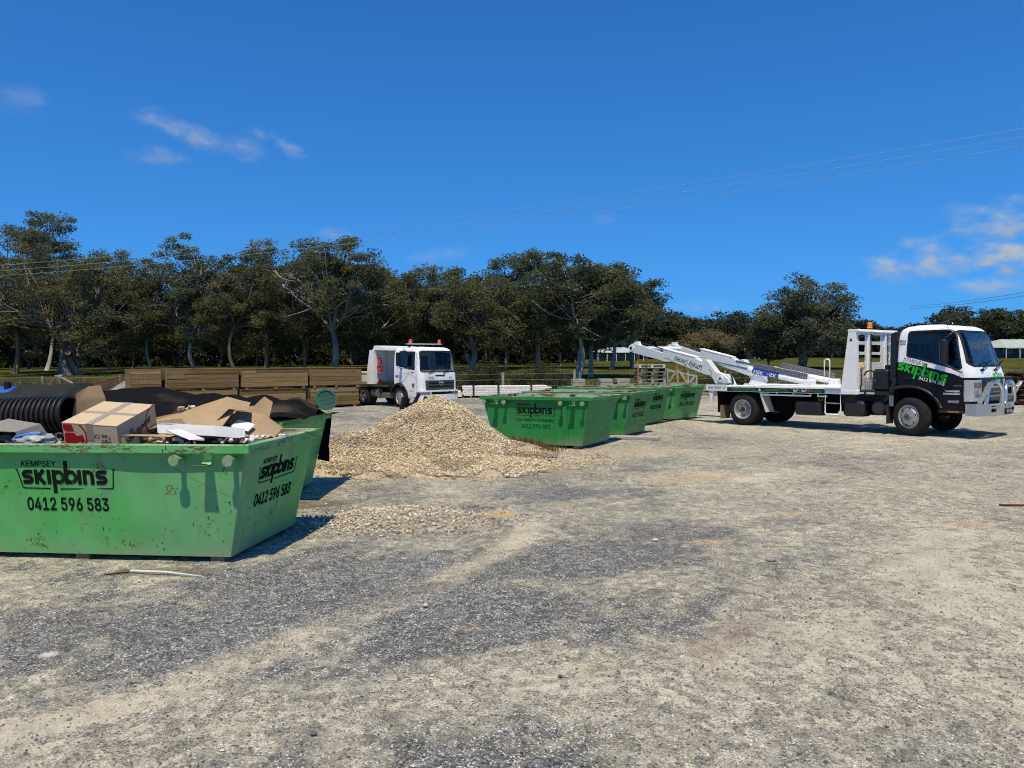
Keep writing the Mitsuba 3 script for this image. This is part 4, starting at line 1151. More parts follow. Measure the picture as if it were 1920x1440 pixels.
# headboard with its punched windows
for s in (-1, 1):
    t.part('headboard_post', hull([(x, y, z) for y in (s * .83, s * .925) for x, z in ((-1.42, .80), (-1.06, .80), (-1.24, 2.18), (-1.085, 2.18))]), 'satin', WHITE)
t.part('post_foot', bx(-1.44, -1.04, -.93, -.82, .80, .90, .01), 'satin', WHITE)
pan = sbox(-.83, .90, .83, 2.13)
for y0, y1 in ((-.795, -.49), (-.23, .23), (.49, .795)):
    for z0, z1 in ((1.93, 2.07), (1.705, 1.86), (1.485, 1.64)):
        pan = pan.difference(rounded([(y0, z0), (y1, z0), (y1, z1), (y0, z1)], .03))
t.part('headboard_panel', vw_prism(pan, -1.10, -1.085), 'satin', (.66, .68, .68))
for y in (-.40, .40):
    t.part('headboard_upright', bx(-1.083, -1.045, y - .035, y + .035, .90, 2.13, .005), 'satin', WHITE)
    t.part('cable', tube([(-1.03, y + .05, 1.0), (-1.03, y + .05, 2.1)], .012, 6), 'matte', (.03, .03, .03))
t.part('headboard_top', hull([(x, y, z) for y in (-.93, .93) for x, z in ((-1.26, 2.135), (-1.02, 2.135), (-1.245, 2.185), (-1.04, 2.185))]), 'satin', WHITE)
side_lettering('post_mark', extr(Polygon([(-.04, 0), (.04, 0), (0, .075)]), .001), (-1.19, 1.93), 0, 'matte', (.06, .07, .06), v=-.925)
k = t.part('warning_beacon', mv(lathe([(.058, 0), (.058, .02), (.05, .03), (.05, .12), (.04, .14), (0, .145)], 20), -1.13, -.20, 2.21), 'gloss', (.85, .22, .01), 30)
t.part('base', mv(lathe([(.065, 0), (.065, .03), (0, .032)], 20), -1.13, -.20, 2.185), 'matte', (.01, .01, .01), 30, under=k)
k = t.part('work_lamp', mv(xf(lathe([(0, 0), (.04, .01), (.05, .05), (.055, .06), (0, .062)], 16), trimesh.transformations.rotation_matrix(-1.4, [0, 1, 0])), -1.10, -.72, 2.27), 'matte', (.01, .01, .01), 30)
t.part('lead', tube(bend([(-1.10, -.72, 2.25), (-1.08, -.66, 2.23), (-1.07, -.6, 2.20), (-1.09, -.56, 2.19)], 10), .007, 5), 'matte', (.01, .01, .01), under=k)
# the hydraulics behind the cab
t.part('oil_tank', bx(-.80, -.46, -.80, .10, .88, 1.34, .05), 'satin', (.012, .013, .016), 20)
t.part('filler_cap', cyl((-.58, -.55, 1.34), (-.58, -.55, 1.42), .06, 14), 'matte', (.10, .10, .11), 40)
t.part('sub_frame', bx(-1.06, -.40, -.84, .84, .80, .875), 'satin', (.014, .014, .015))
for x in (-1.04, -.90):
    t.part('frame_label', bx(x, x + (.09 if x < -1 else .17), -.843, -.841, .815, .855), 'matte', (.50, .50, .46))
kv = t.part('valve_bank', bx(-1.02, -.82, -.70, -.52, .90, 1.10, .01), 'worn_metal', (.42, .42, .43))
for j in range(5):
    t.part('lever', cyl((-1.0 + .04 * j, -.66, 1.08), (-1.0 + .04 * j, -.69, 1.16), .008, 6), 'matte', (.015, .015, .015), under=kv)
    t.part('spool', cyl((-1.0 + .04 * j, -.71, .90), (-1.0 + .04 * j, -.71, 1.06), .013, 8), 'worn_metal', (.6, .58, .6), under=kv)
for pts, r in (([(-1.08, -.72, .90), (-1.12, -.74, 1.1), (-1.12, -.72, 1.3), (-1.08, -.70, 1.36)], .014), ([(-1.05, -.6, 1.2), (-.95, -.62, 1.3), (-.84, -.64, 1.28), (-.80, -.65, 1.15), (-.79, -.65, .95)], .016), ([(-.82, -.62, 1.0), (-.72, -.82, 1.08), (-.70, -.82, .98), (-.80, -.74, .92)], .016), ([(-1.1, -.66, .92), (-1.04, -.74, 1.05), (-1.06, -.72, 1.22), (-1.10, -.68, 1.34)], .012), ([(-.82, -.6, .95), (-.74, -.80, 1.02), (-.68, -.80, .95)], .014)):
    t.part('hose', tube(bend(pts, 16), r, 7), 'satin', (.016, .016, .017), True)
t.part('control_lever', cat(cyl((-1.05, -.72, .92), (-1.05, -.70, 1.33), .011, 7), mv(trimesh.creation.icosphere(2, .035), -1.04, -.71, 1.38)), 'satin', lambda v: np.where(v[:, 2:3] > 0, [.40, .40, .38], [.5, .2, .02]), True)
t.part('control_head', bx(-1.10, -1.02, -.74, -.64, 1.34, 1.43, .015), 'gloss', (.75, .30, .02))


# the two lifting arms with their rams
def arm_poly(p):
    return rounded(p, .012)


low = [(-4.20, 1.00), (-4.60, .985), (-4.70, 1.15), (-5.92, 1.53), (-6.27, 1.55), (-6.27, 1.60), (-6.20, 1.86), (-6.05, 1.845), (-5.22, 1.63), (-5.04, 1.53), (-4.91, 1.58), (-4.86, 1.565), (-4.60, 1.27), (-4.40, 1.20), (-4.25, 1.10)]
inner_arm = [(-6.22, 1.56), (-7.28, 1.79), (-7.40, 1.87), (-7.41, 1.97), (-7.33, 2.03), (-7.22, 2.04), (-6.22, 1.75)]
for s in (-1, 1):
    k = t.part('lifting_arm', prism(arm_poly(low), *sorted((s * .70, s * .905))), 'satin', (.60, .66, .65), 20)
    t.part('inner_section', prism(arm_poly(inner_arm), *sorted((s * .725, s * .88))), 'satin', (.58, .635, .63), 20, under=k)
    t.part('arm_cover', prism([(-6.235, 1.875), (-5.225, 1.640), (-5.215, 1.655), (-6.225, 1.892)], *sorted((s * .69, s * .915))), 'satin', (.82, .84, .84), under=k)
    t.part('tip_roller', cyl((-7.32, s * .70, 1.915), (-7.32, s * .905, 1.915), .095, 22), 'satin', (.72, .75, .75), 40, under=k)
    t.part('tip_pin', cyl((-7.32, s * .69, 1.915), (-7.32, s * .915, 1.915), .04, 16), 'matte', (.03, .045, .05), under=k)
    t.part('sheave_guard', hull([(-7.27, s * .74, 2.0), (-7.08, s * .74, 1.985), (-7.12, s * .74, 2.09), (-7.22, s * .74, 2.09), (-7.27, s * .87, 2.0), (-7.08, s * .87, 1.985), (-7.12, s * .87, 2.09), (-7.22, s * .87, 2.09)]), 'satin', WHITE, under=k)
    t.part('pivot_boss', cyl((-4.445, s * .68, 1.11), (-4.445, s * .93, 1.11), .075, 20), 'satin', (.75, .77, .77), 40, under=k)
    t.part('pivot_pin', cyl((-4.445, s * .67, 1.11), (-4.445, s * .938, 1.11), .03, 12), 'matte', (.06, .06, .06), under=k)
    for x, z in ((-5.02, 1.46), (-5.14, 1.43)):
        t.part('arm_bolt', cyl((x, s * .69, z), (x, s * .925, z), .026, 12), 'satin', (.55, .56, .55), under=k)
    wl = LineString([(-4.86, 1.195), (-4.72, 1.185), (-4.70, 1.26), (-4.78, 1.34)]).union(LineString([(-4.86, 1.195), (-5.94, 1.545), (-6.0, 1.60), (-6.2, 1.64)])).buffer(.007)
    t.part('weld_edge', prism(wl, *sorted((s * .9055, s * .909))), 'matte', (.20, .215, .22), under=k)
    for dz in (.0, .035):
        t.part('hose', tube(bend([(-7.05, s * (.76 + dz), 2.05), (-6.6, s * (.77 + dz), 1.95), (-6.2, s * (.78 + dz), 1.83)], 12), .012, 6), 'satin', (.03, .03, .033), True, under=k)
    t.part('pivot_bracket', hull([(x, y, z) for y in (s * .66, s * .695) for x, z in ((-4.70, .90), (-4.12, .90), (-4.30, 1.22), (-4.52, 1.22))]), 'satin', WHITE)
    t.part('pivot_hose', tube(bend([(-4.36, s * .80, 1.24), (-4.28, s * .80, 1.26), (-4.20, s * .80, 1.16), (-4.16, s * .80, .98)], 12), .022, 7), 'satin', (.02, .02, .022), True)
    v = s * .56
    a, b_ = np.array([-3.85, v, 1.315]), np.array([-2.38, v, 1.04])
    k = t.part('lift_ram', cyl(a, b_, .068, 20), 'satin', WHITE, 40)
    d = unit(b_ - a)
    t.part('gland', cyl(a - d * .03, a + d * .06, .076, 20), 'satin', (.70, .71, .70), 40, under=k)
    t.part('rod', cyl(a - d * 1.15, a, .034, 14), 'metal', (.62, .63, .64), 40, under=k)
    t.part('ram_foot', bx(-2.42, -2.20, v - .09, v + .09, .90, 1.10, .02), 'satin', WHITE, under=k)
    if s < 0:
        t.part('blue_band', cyl(a + d * .10, a + d * .80, .0695, 20), 'satin', (.012, .06, .36), 40, under=k)
        n = unit(np.array([d[2], 0, -d[0]]))
        for s_, at_, w_ in (('HSR', .27, .24), ('-SX', .62, .24)):
            t.part('ram_print', on_face(fit_width(text_flat(s_, .075, True), w_), a + d * at_ + n * -.035 + [0, -.0715, 0], d, n, .001), 'matte', WHITE, under=k)
    # the punched guard over the ram
    g0, g1 = a + [.12, 0, .115], b_ + [.02, 0, .115]
    Lg = np.linalg.norm(g1 - g0)
    hol = unary_union([Point(x, y).buffer(.017, 4) for x in np.arange(.05, Lg - .03, .062) for y in (.028, .078)])
    gp = extr(sbox(0, 0, Lg, .105).difference(hol), .006)
    nrm = unit(np.array([d[2], 0, -d[0]]))
    up_ = -nrm if nrm[2] < 0 else nrm
    kg = t.part('ram_guard', on_face(gp, g0 + [0, s * .05 - .0, -.06], d, up_, 0), 'worn_metal', (.26, .235, .22))
    t.part('guard_lip', on_face(extr(sbox(0, 0, Lg, .13), .006), g0 + [0, s * .05, .045], d, [0, 1, 0], 0), 'worn_metal', (.36, .34, .33), under=kg)
    t.part('backing', on_face(extr(sbox(.0, .0, Lg, .10), .003), g0 + [0, s * .05 + .012, -.06], d, up_, 0), 'satin', (.66, .66, .66), under=kg)
side_lettering('arm_print', fit_width(text_flat('Locally Owned', .135, False, .002, .12), .88), (-5.40, 1.545), math.atan2(-.36, 1.15), 'matte', (.02, .022, .025), v=-.905, flip=True)
t.part('deck_beam', bx(-4.1, -1.45, -.50, .50, .9005, .955, .01), 'satin', WHITE)
t.part('arm_spreader', cyl((-6.95, -.72, 1.90), (-6.95, .72, 1.90), .055, 14), 'satin', WHITE, 40)


def link_chain(name, label, top, length, M):
    n = int(length / .062)
    parts = []
    th = np.linspace(0, 2 * np.pi, 11)
    for k in range(n):
        c = np.array(top) - [0, 0, .062 * k + .03] + [.012 * math.sin(k * .6), .01 * math.cos(k * .8), 0]
        ax = np.array([1, 0, 0]) if k % 2 else np.array([0, 1.0, 0])
        parts.append(tube(c + .026 * np.cos(th)[:, None] * ax + .045 * np.sin(th)[:, None] * [0, 0, 1], .0095, 5, False))
    single(name, xf(cat(parts), M), 'satin', lambda v: np.array([.62, .25, .02]) * (.55 + .9 * meshkit.fbm(v * 8, 2, 3))[:, None], label, 'chain', kind='stuff' if False else None)


for (u_, v_), lab in zip(((-7.16, -.80), (-7.02, -.62), (-7.05, .74), (-6.90, .90)), ('yellow lifting chain hanging nearest the tip of the near arm', 'second yellow lifting chain hanging from the near arm, right of the tip chain', 'yellow lifting chain hanging from the far arm, seen below its lettered near arm', 'rightmost yellow lifting chain, hanging from the far arm')):
    link_chain('lifting_chain', lab, (u_, v_, 1.80), 1.12, ML)

# ---- the white tip truck far behind the heap
A2 = math.radians(45)
MH = frame([-3.41, 27.95, -.03], [math.cos(A2), -math.sin(A2), 0])
t = TIPPER = Thing('tip_truck', 'white tip truck with orange beacons on its roof behind the gravel heap', 'truck', MH)
prof = [(.42, 1.20, -.36, .84), (.62, 1.22, -.36, .85), (1.0, 1.21, -.36, .85), (1.2, 1.19, -.36, .85), (1.4, 1.15, -.36, .845), (1.75, 1.09, -.355, .83), (1.98, 1.03, -.34, .81), (2.08, .96, -.30, .78), (2.15, .80, -.2, .70), (2.175, .5, 0, .5)]
sw = rounded([(.0, 2.01), (-.02, 1.50), (.20, 1.47), (.86, 1.36), (.87, 1.40), (.86, 1.98)], .03)
ws = rounded([(-.72, 2.01), (.72, 2.01), (.77, 1.29), (-.77, 1.29)], .05)
solid, pf = cab(t, prof, sw, ws, None, (.0, .36, .50), BLACK, screen_mat='window_glass')
t.part('grille', hull([(1.20, y, z) for y in (-.70, .70) for z in (.64, 1.0)] + [(1.285, y, z) for y in (-.58, .58) for z in (.66, .98)]), 'satin', (.045, .047, .050))
for z in (.755, .87):
    t.part('grille_slot', bx(1.286, 1.292, -.54, .54, z, z + .045), 'matte', (.012, .012, .012))
t.part('emblem', mv(xf(lathe([(.085, 0), (.10, .0), (.10, .02), (.085, .025), (.08, .01)], 24), np.array([[0, 0, 1, 0], [1, 0, 0, 0], [0, 1, 0, 0], [0, 0, 0, 1.0]])), 1.292, 0, .90), 'metal', CHROME, 30)
t.part('emblem_bar', hull([(1.305, y, z) for y, z in ((-.085, .90), (0, .955), (.085, .90), (0, .88))] + [(1.31, y, z) for y, z in ((-.085, .90), (0, .955), (.085, .90), (0, .88))]), 'metal', CHROME)
t.part('maker_print', on_face(fit_width(text_flat('HINO', .06, True), .27), (1.262, -.40, 1.06), (0, 1, 0), (0, 0, 1), -.012), 'matte', (.03, .03, .03))
t.part('model_print', on_face(fit_width(text_flat('616', .055, True), .14), (1.262, .48, 1.06), (0, 1, 0), (0, 0, 1), -.012), 'matte', (.03, .03, .03))
t.part('handle_bar', bx(1.21, 1.235, -.20, .25, 1.14, 1.175, .006), 'matte', (.03, .03, .03))
plan = Polygon([(1.0, -.87), (1.20, -.85), (1.30, -.62), (1.33, 0), (1.30, .62), (1.20, .85), (1.0, .87)])
k = t.part('bumper', mv(extr(plan, .33), 0, 0, .32), 'gloss', WHITE, 20)
t.part('air_slot', mv(extr(plan.buffer(.004).intersection(sbox(1.1, -.45, 1.5, .75)), .09), 0, 0, .50), 'matte', (.012, .012, .012), under=k)
for s in (-1, 1):
    t.part('headlight', mv(extr(plan.buffer(.006).intersection(sbox(.9, min(s * .5, s * .9), 1.5, max(s * .5, s * .9))), .10), 0, 0, .49), 'gloss', lambda v: np.where(v[:, 2:3] > 99, [0, 0, 0], [.16, .16, .17]), 20, under=k)
    wheel(t, 0, s * .74, .37, .37, s, 'front', 0.0, sub=False)
    wheel(t, -2.3, s * .74, .37, .37, s, 'rear', 0.0, sub=False)
    wheel(t, -2.3, s * .52, .37, .37, s, 'rear', 0.0, sub=False)
    t.part('wheel_arch', tube(bend([(-.50, s * .86, .38), (-.44, s * .86, .70), (-.15, s * .86, .86), (.2, s * .86, .82), (.48, s * .86, .45)], 18), .035, 8), 'satin', (.02, .02, .022), True)
    t.part('cab_step', bx(.45, 1.0, s * .66, s * .84, .36, .41, .01), 'satin', (.45, .45, .44))
    k = t.part('mirror', bx(.22, .30, s * 1.0, s * 1.17, 1.50, 1.98, .025), 'satin', (.012, .012, .013), 20)
    t.part('arm', tube(bend([(.40, s * .83, 2.02), (.36, s * 1.0, 2.02), (.27, s * 1.06, 1.95)], 8), .012, 6), 'satin', (.012, .012, .012), under=k)
    t.part('arm', tube(bend([(.62, s * .86, 1.36), (.45, s * .98, 1.40), (.27, s * 1.06, 1.45), (.26, s * 1.06, 1.52)], 8), .012, 6), 'satin', (.012, .012, .012), under=k)
    t.part('chassis_rail', bx(-3.7, .9, s * .30, s * .38, .52, .70), 'satin', (.012, .012, .012))
    t.part('mud_guard', bx(-2.75, -1.85, s * .44, s * .88, .77, .80), 'matte', (.02, .02, .02))
for v0 in (-.5, .15):
    t.part('wiper', cat(tube([(1.22, v0, 1.22), (1.22, v0 + .30, 1.36)], .01, 5), tube([(1.20, v0 - .05, 1.27), (1.17, v0 + .45, 1.38)], .008, 5)), 'matte', (.01, .01, .01))
t.part('door_handle', bx(-.20, -.06, -.875, -.85, 1.12, 1.17, .008), 'satin', (.02, .02, .022))
for pts in ([(-.08, 2.04), (-.10, 1.45), (-.12, .90)], [(.96, 1.98), (.97, 1.2), (.97, .55)], [(.10, 1.25), (.55, 1.22), (.92, 1.10), (1.02, .92)]):
    t.part('door_gap', tube([(a, -np.interp(b_, [q[0] for q in prof], [q[3] for q in prof]) - .001, b_) for a, b_ in pts], .005, 5), 'matte', (.10, .10, .10))
t.part('door_print', on_face(fit_width(text_flat('PRO', .05, True, .0012, .3), .20), (.76, -.853, 1.24), (1, 0, 0), (0, 0, 1), .003), 'matte', (.05, .05, .055))
t.part('door_crest', on_face(extr(Polygon([(-.07, .0), (-.07, .11), (.07, .11), (.08, .05), (.0, -.09)]), .001), (.80, -.852, .78), (1, 0, 0), (0, 0, 1), .002), 'matte', (.34, .10, .05))
t.part('door_print', on_face(fit_width(text_flat('112-6', .05, True), .25), (.72, -.852, .60), (1, 0, 0), (0, 0, 1), .002), 'matte', (.05, .05, .05))
t.part('aerial', tube([(.30, -.86, 2.0), (.30, -.86, 2.5)], .008, 5), 'matte', (.02, .02, .02))
k = t.part('light_bar', hull([(.30 + x, y, 2.26 + z) for x in (0, .14) for y in (-.78, .78) for z in (0, .045)]), 'worn_metal', (.62, .63, .64))
for y in (-.66, .66):
    t.part('leg', bx(.34, .40, y - .02, y + .02, 2.13, 2.26), 'matte', (.02, .02, .02), under=k)
for y in (-.62, .70):
    t.part('warning_beacon', mv(lathe([(.062, 0), (.062, .02), (.055, .12), (.045, .14), (0, .145)], 16), .37, y, 2.306), 'gloss', (.75, .10, .012), 30)
# tray and bulkhead
t.part('tray_floor', bx(-3.6, -1.40, -.90, .90, .86, .92), 'satin', (.52, .51, .47))
for s in (-1, 1):
    k = t.part('tray_side', bx(-3.60, -1.86, s * .87, s * .92, .92, 1.30, .01), 'satin', (.70, .69, .62))
    t.part('ridge', bx(-3.55, -1.90, s * .921, s * .945, 1.235, 1.30, .008), 'satin', (.74, .73, .67), under=k)
    t.part('bulkhead_post', hull([(x, y, z) for y in (s * .80, s * .93) for x, z in ((-1.88, .84), (-1.42, .84), (-1.70, 2.10), (-1.44, 2.10), (-1.88, 1.35))]), 'satin', (.74, .74, .70))
t.part('bulkhead', bx(-1.50, -1.46, -.80, .80, .92, 2.08), 'satin', (.62, .63, .61))
for y in (-.35, .3):
    t.part('bulkhead_rib', bx(-1.459, -1.43, y - .025, y + .025, .94, 2.06), 'satin', (.48, .49, .48))
t.part('canopy', hull([(-1.56, y, 2.10) for y in (-.9, .9)] + [(-.36, y, 2.06) for y in (-.86, .86)] + [(-1.52, y, 2.26) for y in (-.84, .84)] + [(-.40, y, 2.15) for y in (-.8, .8)]), 'satin', (.55, .57, .58))
t.part('tray_tail', bx(-3.62, -3.56, -.9, .9, .92, 1.30), 'satin', (.70, .69, .62))
for z in (1.28, 1.55):
    k = t.part('fire_extinguisher', mv(lathe([(0, 0), (.07, .01), (.078, .04), (.078, .15), (.05, .20), (.02, .22), (0, .22)], 16), -1.36, -.72, z), 'gloss', (.52, .015, .04), 30)
    t.part('bracket', bx(-1.45, -1.27, -.81, -.63, z - .02, z - .003), 'matte', (.35, .35, .36), under=k)
    t.part('valve', bx(-1.375, -1.345, -.735, -.705, z + .22, z + .26), 'matte', (.02, .02, .02), under=k)
t.part('cross_seat', bx(-1.40, -.45, -.80, .80, .80, .95, .01), 'matte', (.03, .03, .032))
t.part('red_panel', bx(-1.28, -1.13, -.82, -.805, .78, 1.02), 'matte', (.10, .03, .02))
t.part('exhaust', cyl((-1.30, -.62, .44), (-.70, -.62, .44), .11, 16), 'worn_metal', (.28, .27, .25), 40)
t.part('tank', cyl((-1.85, -.66, .52), (-1.45, -.66, .52), .15, 16), 'satin', (.16, .16, .15), 40)
t.part('spill_pipe', tube(bend([(-2.95, -.85, .50), (-2.85, -.9, .56), (-2.75, -.9, .50), (-2.72, -.9, .40)], 10), .035, 8), 'satin', (.45, .45, .42), True)

# ------------------------------------------------------------------ stacked timber crates
CR = 'stacked timber crates by the tip truck'


def crate(label, M, L, W, z0, seed, h=.62, npl=4, posts=(.0,)):
    t = Thing('timber_crate', label, 'crate', M, CR)
    r = np.random.default_rng(seed)
    ph = h / npl
    for s, y in ((0, 0.0), (1, W)):
        for k in range(npl):
            xs = [0.0, L] if (k + seed) % 3 else [0.0, L * r.uniform(.12, .3), L]
            for a, b_ in zip(xs[:-1], xs[1:]):
                d = r.uniform(-.012, .012)
                t.part('plank', bx(a + .002, b_ - .002, y + d - .016, y + d + .016, z0 + k * ph + .005, z0 + (k + 1) * ph - .005, .004), 'timber', uv=(r.random(), r.random()))
    for x in (0.0, L):
        for k in range(npl):
            t.part('plank', bx(x - .016, x + .016, .02, W - .02, z0 + k * ph + .003, z0 + (k + 1) * ph - .003, .003), 'timber', uv=(r.random(), r.random()))
    for x in posts:
        t.part('batten', bx(x, x + .022, -.032, -.017, z0 + .01, z0 + h - .01), 'timber', uv=(r.random(), 1.0))
    t.part('lid', bx(-.02, L + .02, -.03, W + .03, z0 + h + .001, z0 + h + .018), 'timber', uv=(r.random(), .9))
    for x in np.linspace(.12, L - .2, 3):
        t.part('bearer', bx(x, x + .09, .0, W, z0 - .085, z0 - .001), 'timber', uv=(r.random(), .6))
    t.part('base_board', bx(0, L, .05, W - .05, z0 - .028, z0 - .002), 'timber', uv=(r.random(), .1))


ROWA = math.radians(33)
rows = [(-11.95, 23.95, .95, 'leftmost'), (-11.10, 24.52, 2.28, 'second from the left'), (-9.16, 25.80, 2.30, 'third from the left'), (-7.26, 27.20, 1.95, 'rightmost')]
for i, (x, y, L, nm) in enumerate(rows):
    for lv in (0, 1):
        o = np.array([x + (.03 * i if lv else .0) + (.02 * lv), y, 0])
        M = frame(o, [math.cos(ROWA - .02 * (i % 2)), math.sin(ROWA - .02 * (i % 2)), 0])
        crate(f"{nm} timber crate of the {'upper' if lv else 'lower'} row beside the tip truck", M, L - .04, 1.0, .085 + lv * .715, 40 + i * 2 + lv, posts=(.0, L * .48) if i == 0 else (.0,))

# ------------------------------------------------------------------ white planks
MW = frame([-2.20, 34.6, 0], unit([1, .10, 0]))
t = Thing('plank_bundle', 'strapped bundle of long white boards lying behind the bin with the slogan', 'bundle of boards', MW)
r = np.random.default_rng(5)
for k in range(6):
    for j in range(3):
        x0, x1 = r.uniform(-.05, .05), 3.95 + r.uniform(-.25, .12)
        t.part('board', bx(x0, x1, j * .30, j * .30 + .285, .09 + k * .075, .09 + k * .075 + .062, .006), 'satin', (.74, .74, .71))
for x in (.42, 1.55, 3.05):
    t.part('strap', bx(x, x + .09, -.012, -.004, .06, .56), 'matte', (.05, .05, .055))
    t.part('strap_top', bx(x, x + .09, -.012, .92, .541, .547), 'matte', (.05, .05, .055))
for x in (.3, 2.0, 3.4):
    t.part('bearer', bx(x, x + .09, .0, .9, .0, .088), 'timber', uv=(.3, .5))
t = Thing('panel_stack', 'short low stack of white panels left of the strapped bundle', 'panels', frame([-2.85, 34.2, 0], unit([1, .05, 0])))
for k in range(3):
    t.part('panel', bx(.02 * k, .62 - .03 * k, 0, 1.2, .06 + k * .085, .06 + k * .085 + .075, .008), 'satin', (.72, .72, .70))

# ------------------------------------------------------------------ pallets, sleepers, brown boards
SL = 'short stacks of weathered sleepers at the fence'
for i, (x, n, lab) in enumerate(((2.62, 4, 'first short stack of grey weathered sleepers, next to the leaning post'), (3.22, 2, 'second short stack of grey sleepers, lower than its neighbours'), (3.80, 4, 'third short stack of grey weathered sleepers'), (4.52, 4, 'fourth stack of grey weathered sleepers, standing apart at the right'))):
    t = Thing('sleeper_stack', lab, 'sleepers', frame([x, 33.0, 0], unit([1, .02, 0])), SL)
    for k in range(n + 1 if n > 2 else 3):
        for j in range(4):
            t.part('sleeper', bx(.0 + r.uniform(-.02, .02), .54 + r.uniform(-.02, .02), j * .24, j * .24 + .225, k * .17, k * .17 + .155, .012), 'matte', lambda v: np.array([.33, .31, .265]) * (.55 + .8 * meshkit.fbm(v * [9, 3, 14], 3, i))[:, None])
t = Thing('pallet_stack', 'stack of grey pallets behind the bins, below the near lifting arm', 'pallets', frame([5.50, 33.0, 0], unit([1, .06, 0])))
for k in range(9):
    z = k * .162
    dx, dy = r.uniform(-.05, .05), r.uniform(-.05, .05)
    col = np.array([.30, .285, .255]) * r.uniform(.55, 1.25)
    if k == 8:
        col = np.array([.56, .54, .49])
    p = t.part('pallet', cat([bx(dx, 1.15 + dx, dy + j * .185, dy + j * .185 + .10, z + .12, z + .145) for j in range(6)] + [bx(dx + q, dx + q + .10, dy, dy + 1.02, z + .022, z + .119) for q in (0, .53, 1.05)] + [bx(dx, 1.15 + dx, dy + j * .46, dy + j * .46 + .10, z, z + .0215) for j in range(3)]), 'matte', col)
t = Thing('timber_rack', 'open grey timber frames propped upright beside the pallet stack', 'timber frames', frame([6.78, 33.4, 0], unit([1, .06, 0])))
for k, (a, b_) in enumerate((((0, 0, .02), (0, .1, 1.28)), ((.45, 0, .02), (.45, .1, 1.22)), ((.92, 0, .02), (.9, .1, 1.12)), ((1.3, 0, .02), (1.28, .1, .95)), ((0, .05, .62), (1.32, .05, .60)), ((0, .1, 1.2), (1.28, .1, .92)), ((0, .02, .30), (1.6, .02, .30)), ((.02, .0, .65), (.42, .08, 1.15)), ((.5, .0, 1.15), (.88, .06, .62)), ((.94, .0, .62), (1.25, .06, .95)), ((-.1, -.2, .48), (1.9, -.2, .47)), ((-.1, -.3, .18), (1.9, -.3, .17)), ((.0, -.25, .33), (1.7, -.25, .34)))):
    t.part('member', bar(a, b_, .05, .085), 'matte', np.array([.36, .345, .31]) * r.uniform(.7, 1.2))
t = Thing('board_stack', 'tall stack of dark red brown boards at the right edge behind the truck', 'boards', frame([16.9, 25.6, 0], unit([1, -.12, 0])))
for k in range(22):
    for j in range(3):
        x0, x1 = r.uniform(-.12, .12), 3.2 + r.uniform(-.2, .2)
        dz = .05 * k + r.uniform(-.004, .004)
        c = np.array(([.055, .026, .020], [.10, .045, .035], [.17, .12, .10], [.035, .020, .018])[r.choice(4, p=[.4, .3, .12, .18])])
        y = j * .34 + r.uniform(-.05, .05)
        m = bx(x0, x1, y, y + .3, dz, dz + .036)
        m.apply_transform(trimesh.transformations.rotation_matrix(r.uniform(-.006, .006), [0, 1, 0], [1.6, 0, dz]))
        t.part('board', m, 'matte', c)
t = Thing('flat_boards', 'low flat bundle of pale boards on the ground right of the bull bar', 'boards', frame([15.9, 21.6, 0], unit([1, -.1, 0])))
for j in range(4):
    t.part('board', bx(0, 3.4, j * .16, j * .16 + .14, .02, .075, .006), 'matte', (.26, .22, .17))

# ------------------------------------------------------------------ red steel frames, blue drum and bits at the left
MR = frame([-14.9, 26.2, 0], unit([1, .35, 0]))
t = Thing('steel_frame', 'leaning red steel frames with wire mesh left of the timber crates', 'steel frames', MR)
REDS = (.20, .035, .022)
for k, (a, b_) in enumerate((((.2, .3, .85), (2.55, .2, 1.46)), ((2.55, .2, 1.46), (2.0, -.1, .62)), ((.2, .3, .85), (.1, .0, .5)), ((1.2, -.2, .55), (2.2, -.2, 1.12)), ((1.7, -.3, .5), (2.5, -.3, 1.15)), ((1.9, -.35, .45), (2.7, -.35, 1.05)), ((2.1, -.4, .45), (2.8, -.4, .98)))):
    t.part('bar', bar(a, b_, .04), 'matte', np.array(REDS if k < 5 else (.5, .48, .46)))
mesh_l = []
A_, B_, C_, D_ = np.array([.2, .3, .85]), np.array([2.55, .2, 1.46]), np.array([2.0, -.1, .72]), np.array([.1, .0, .5])
for q in np.linspace(.03, .97, 22):
    mesh_l += [bar(A_ * (1 - q) + B_ * q, D_ * (1 - q) + C_ * q, .012)]
for q in np.linspace(.1, .9, 7):
    mesh_l += [bar(A_ * (1 - q) + D_ * q, B_ * (1 - q) + C_ * q, .012)]
t.part('wire_mesh', cat(mesh_l), 'matte', (.16, .10, .08), kind='stuff')
t = Thing('mesh_panel', 'grey wire panel with white edges lying against the red frames', 'wire panel', MR)
A_, B_, C_, D_ = np.array([.75, -.5, .45]), np.array([1.55, -.3, 1.02]), np.array([2.35, -.4, 1.04]), np.array([1.85, -.6, .42])
t.part('sheet', trimesh.Trimesh(np.array([A_, B_, C_, D_, A_ - [0, -.02, .02], B_ - [0, -.02, .02], C_ - [0, -.02, .02], D_ - [0, -.02, .02]]), [[0, 2, 1], [0, 3, 2], [4, 5, 6], [4, 6, 7]], process=False).subdivide().subdivide().subdivide().subdivide(), 'matte', lambda v: np.array([.30, .30, .30]) * (.4 + 1.2 * meshkit.noise(v * 40, 3))[:, None])
for a, b_ in ((A_, B_), (B_, C_), (C_, D_)):
    t.part('edge', bar(a, b_, .03), 'matte', (.55, .53, .50))
t = Thing('trestle', 'small rusty trestle of bent poles standing in the dry grass', 'trestle', frame([-17.7, 30.0, 0], [1, 0, 0]))
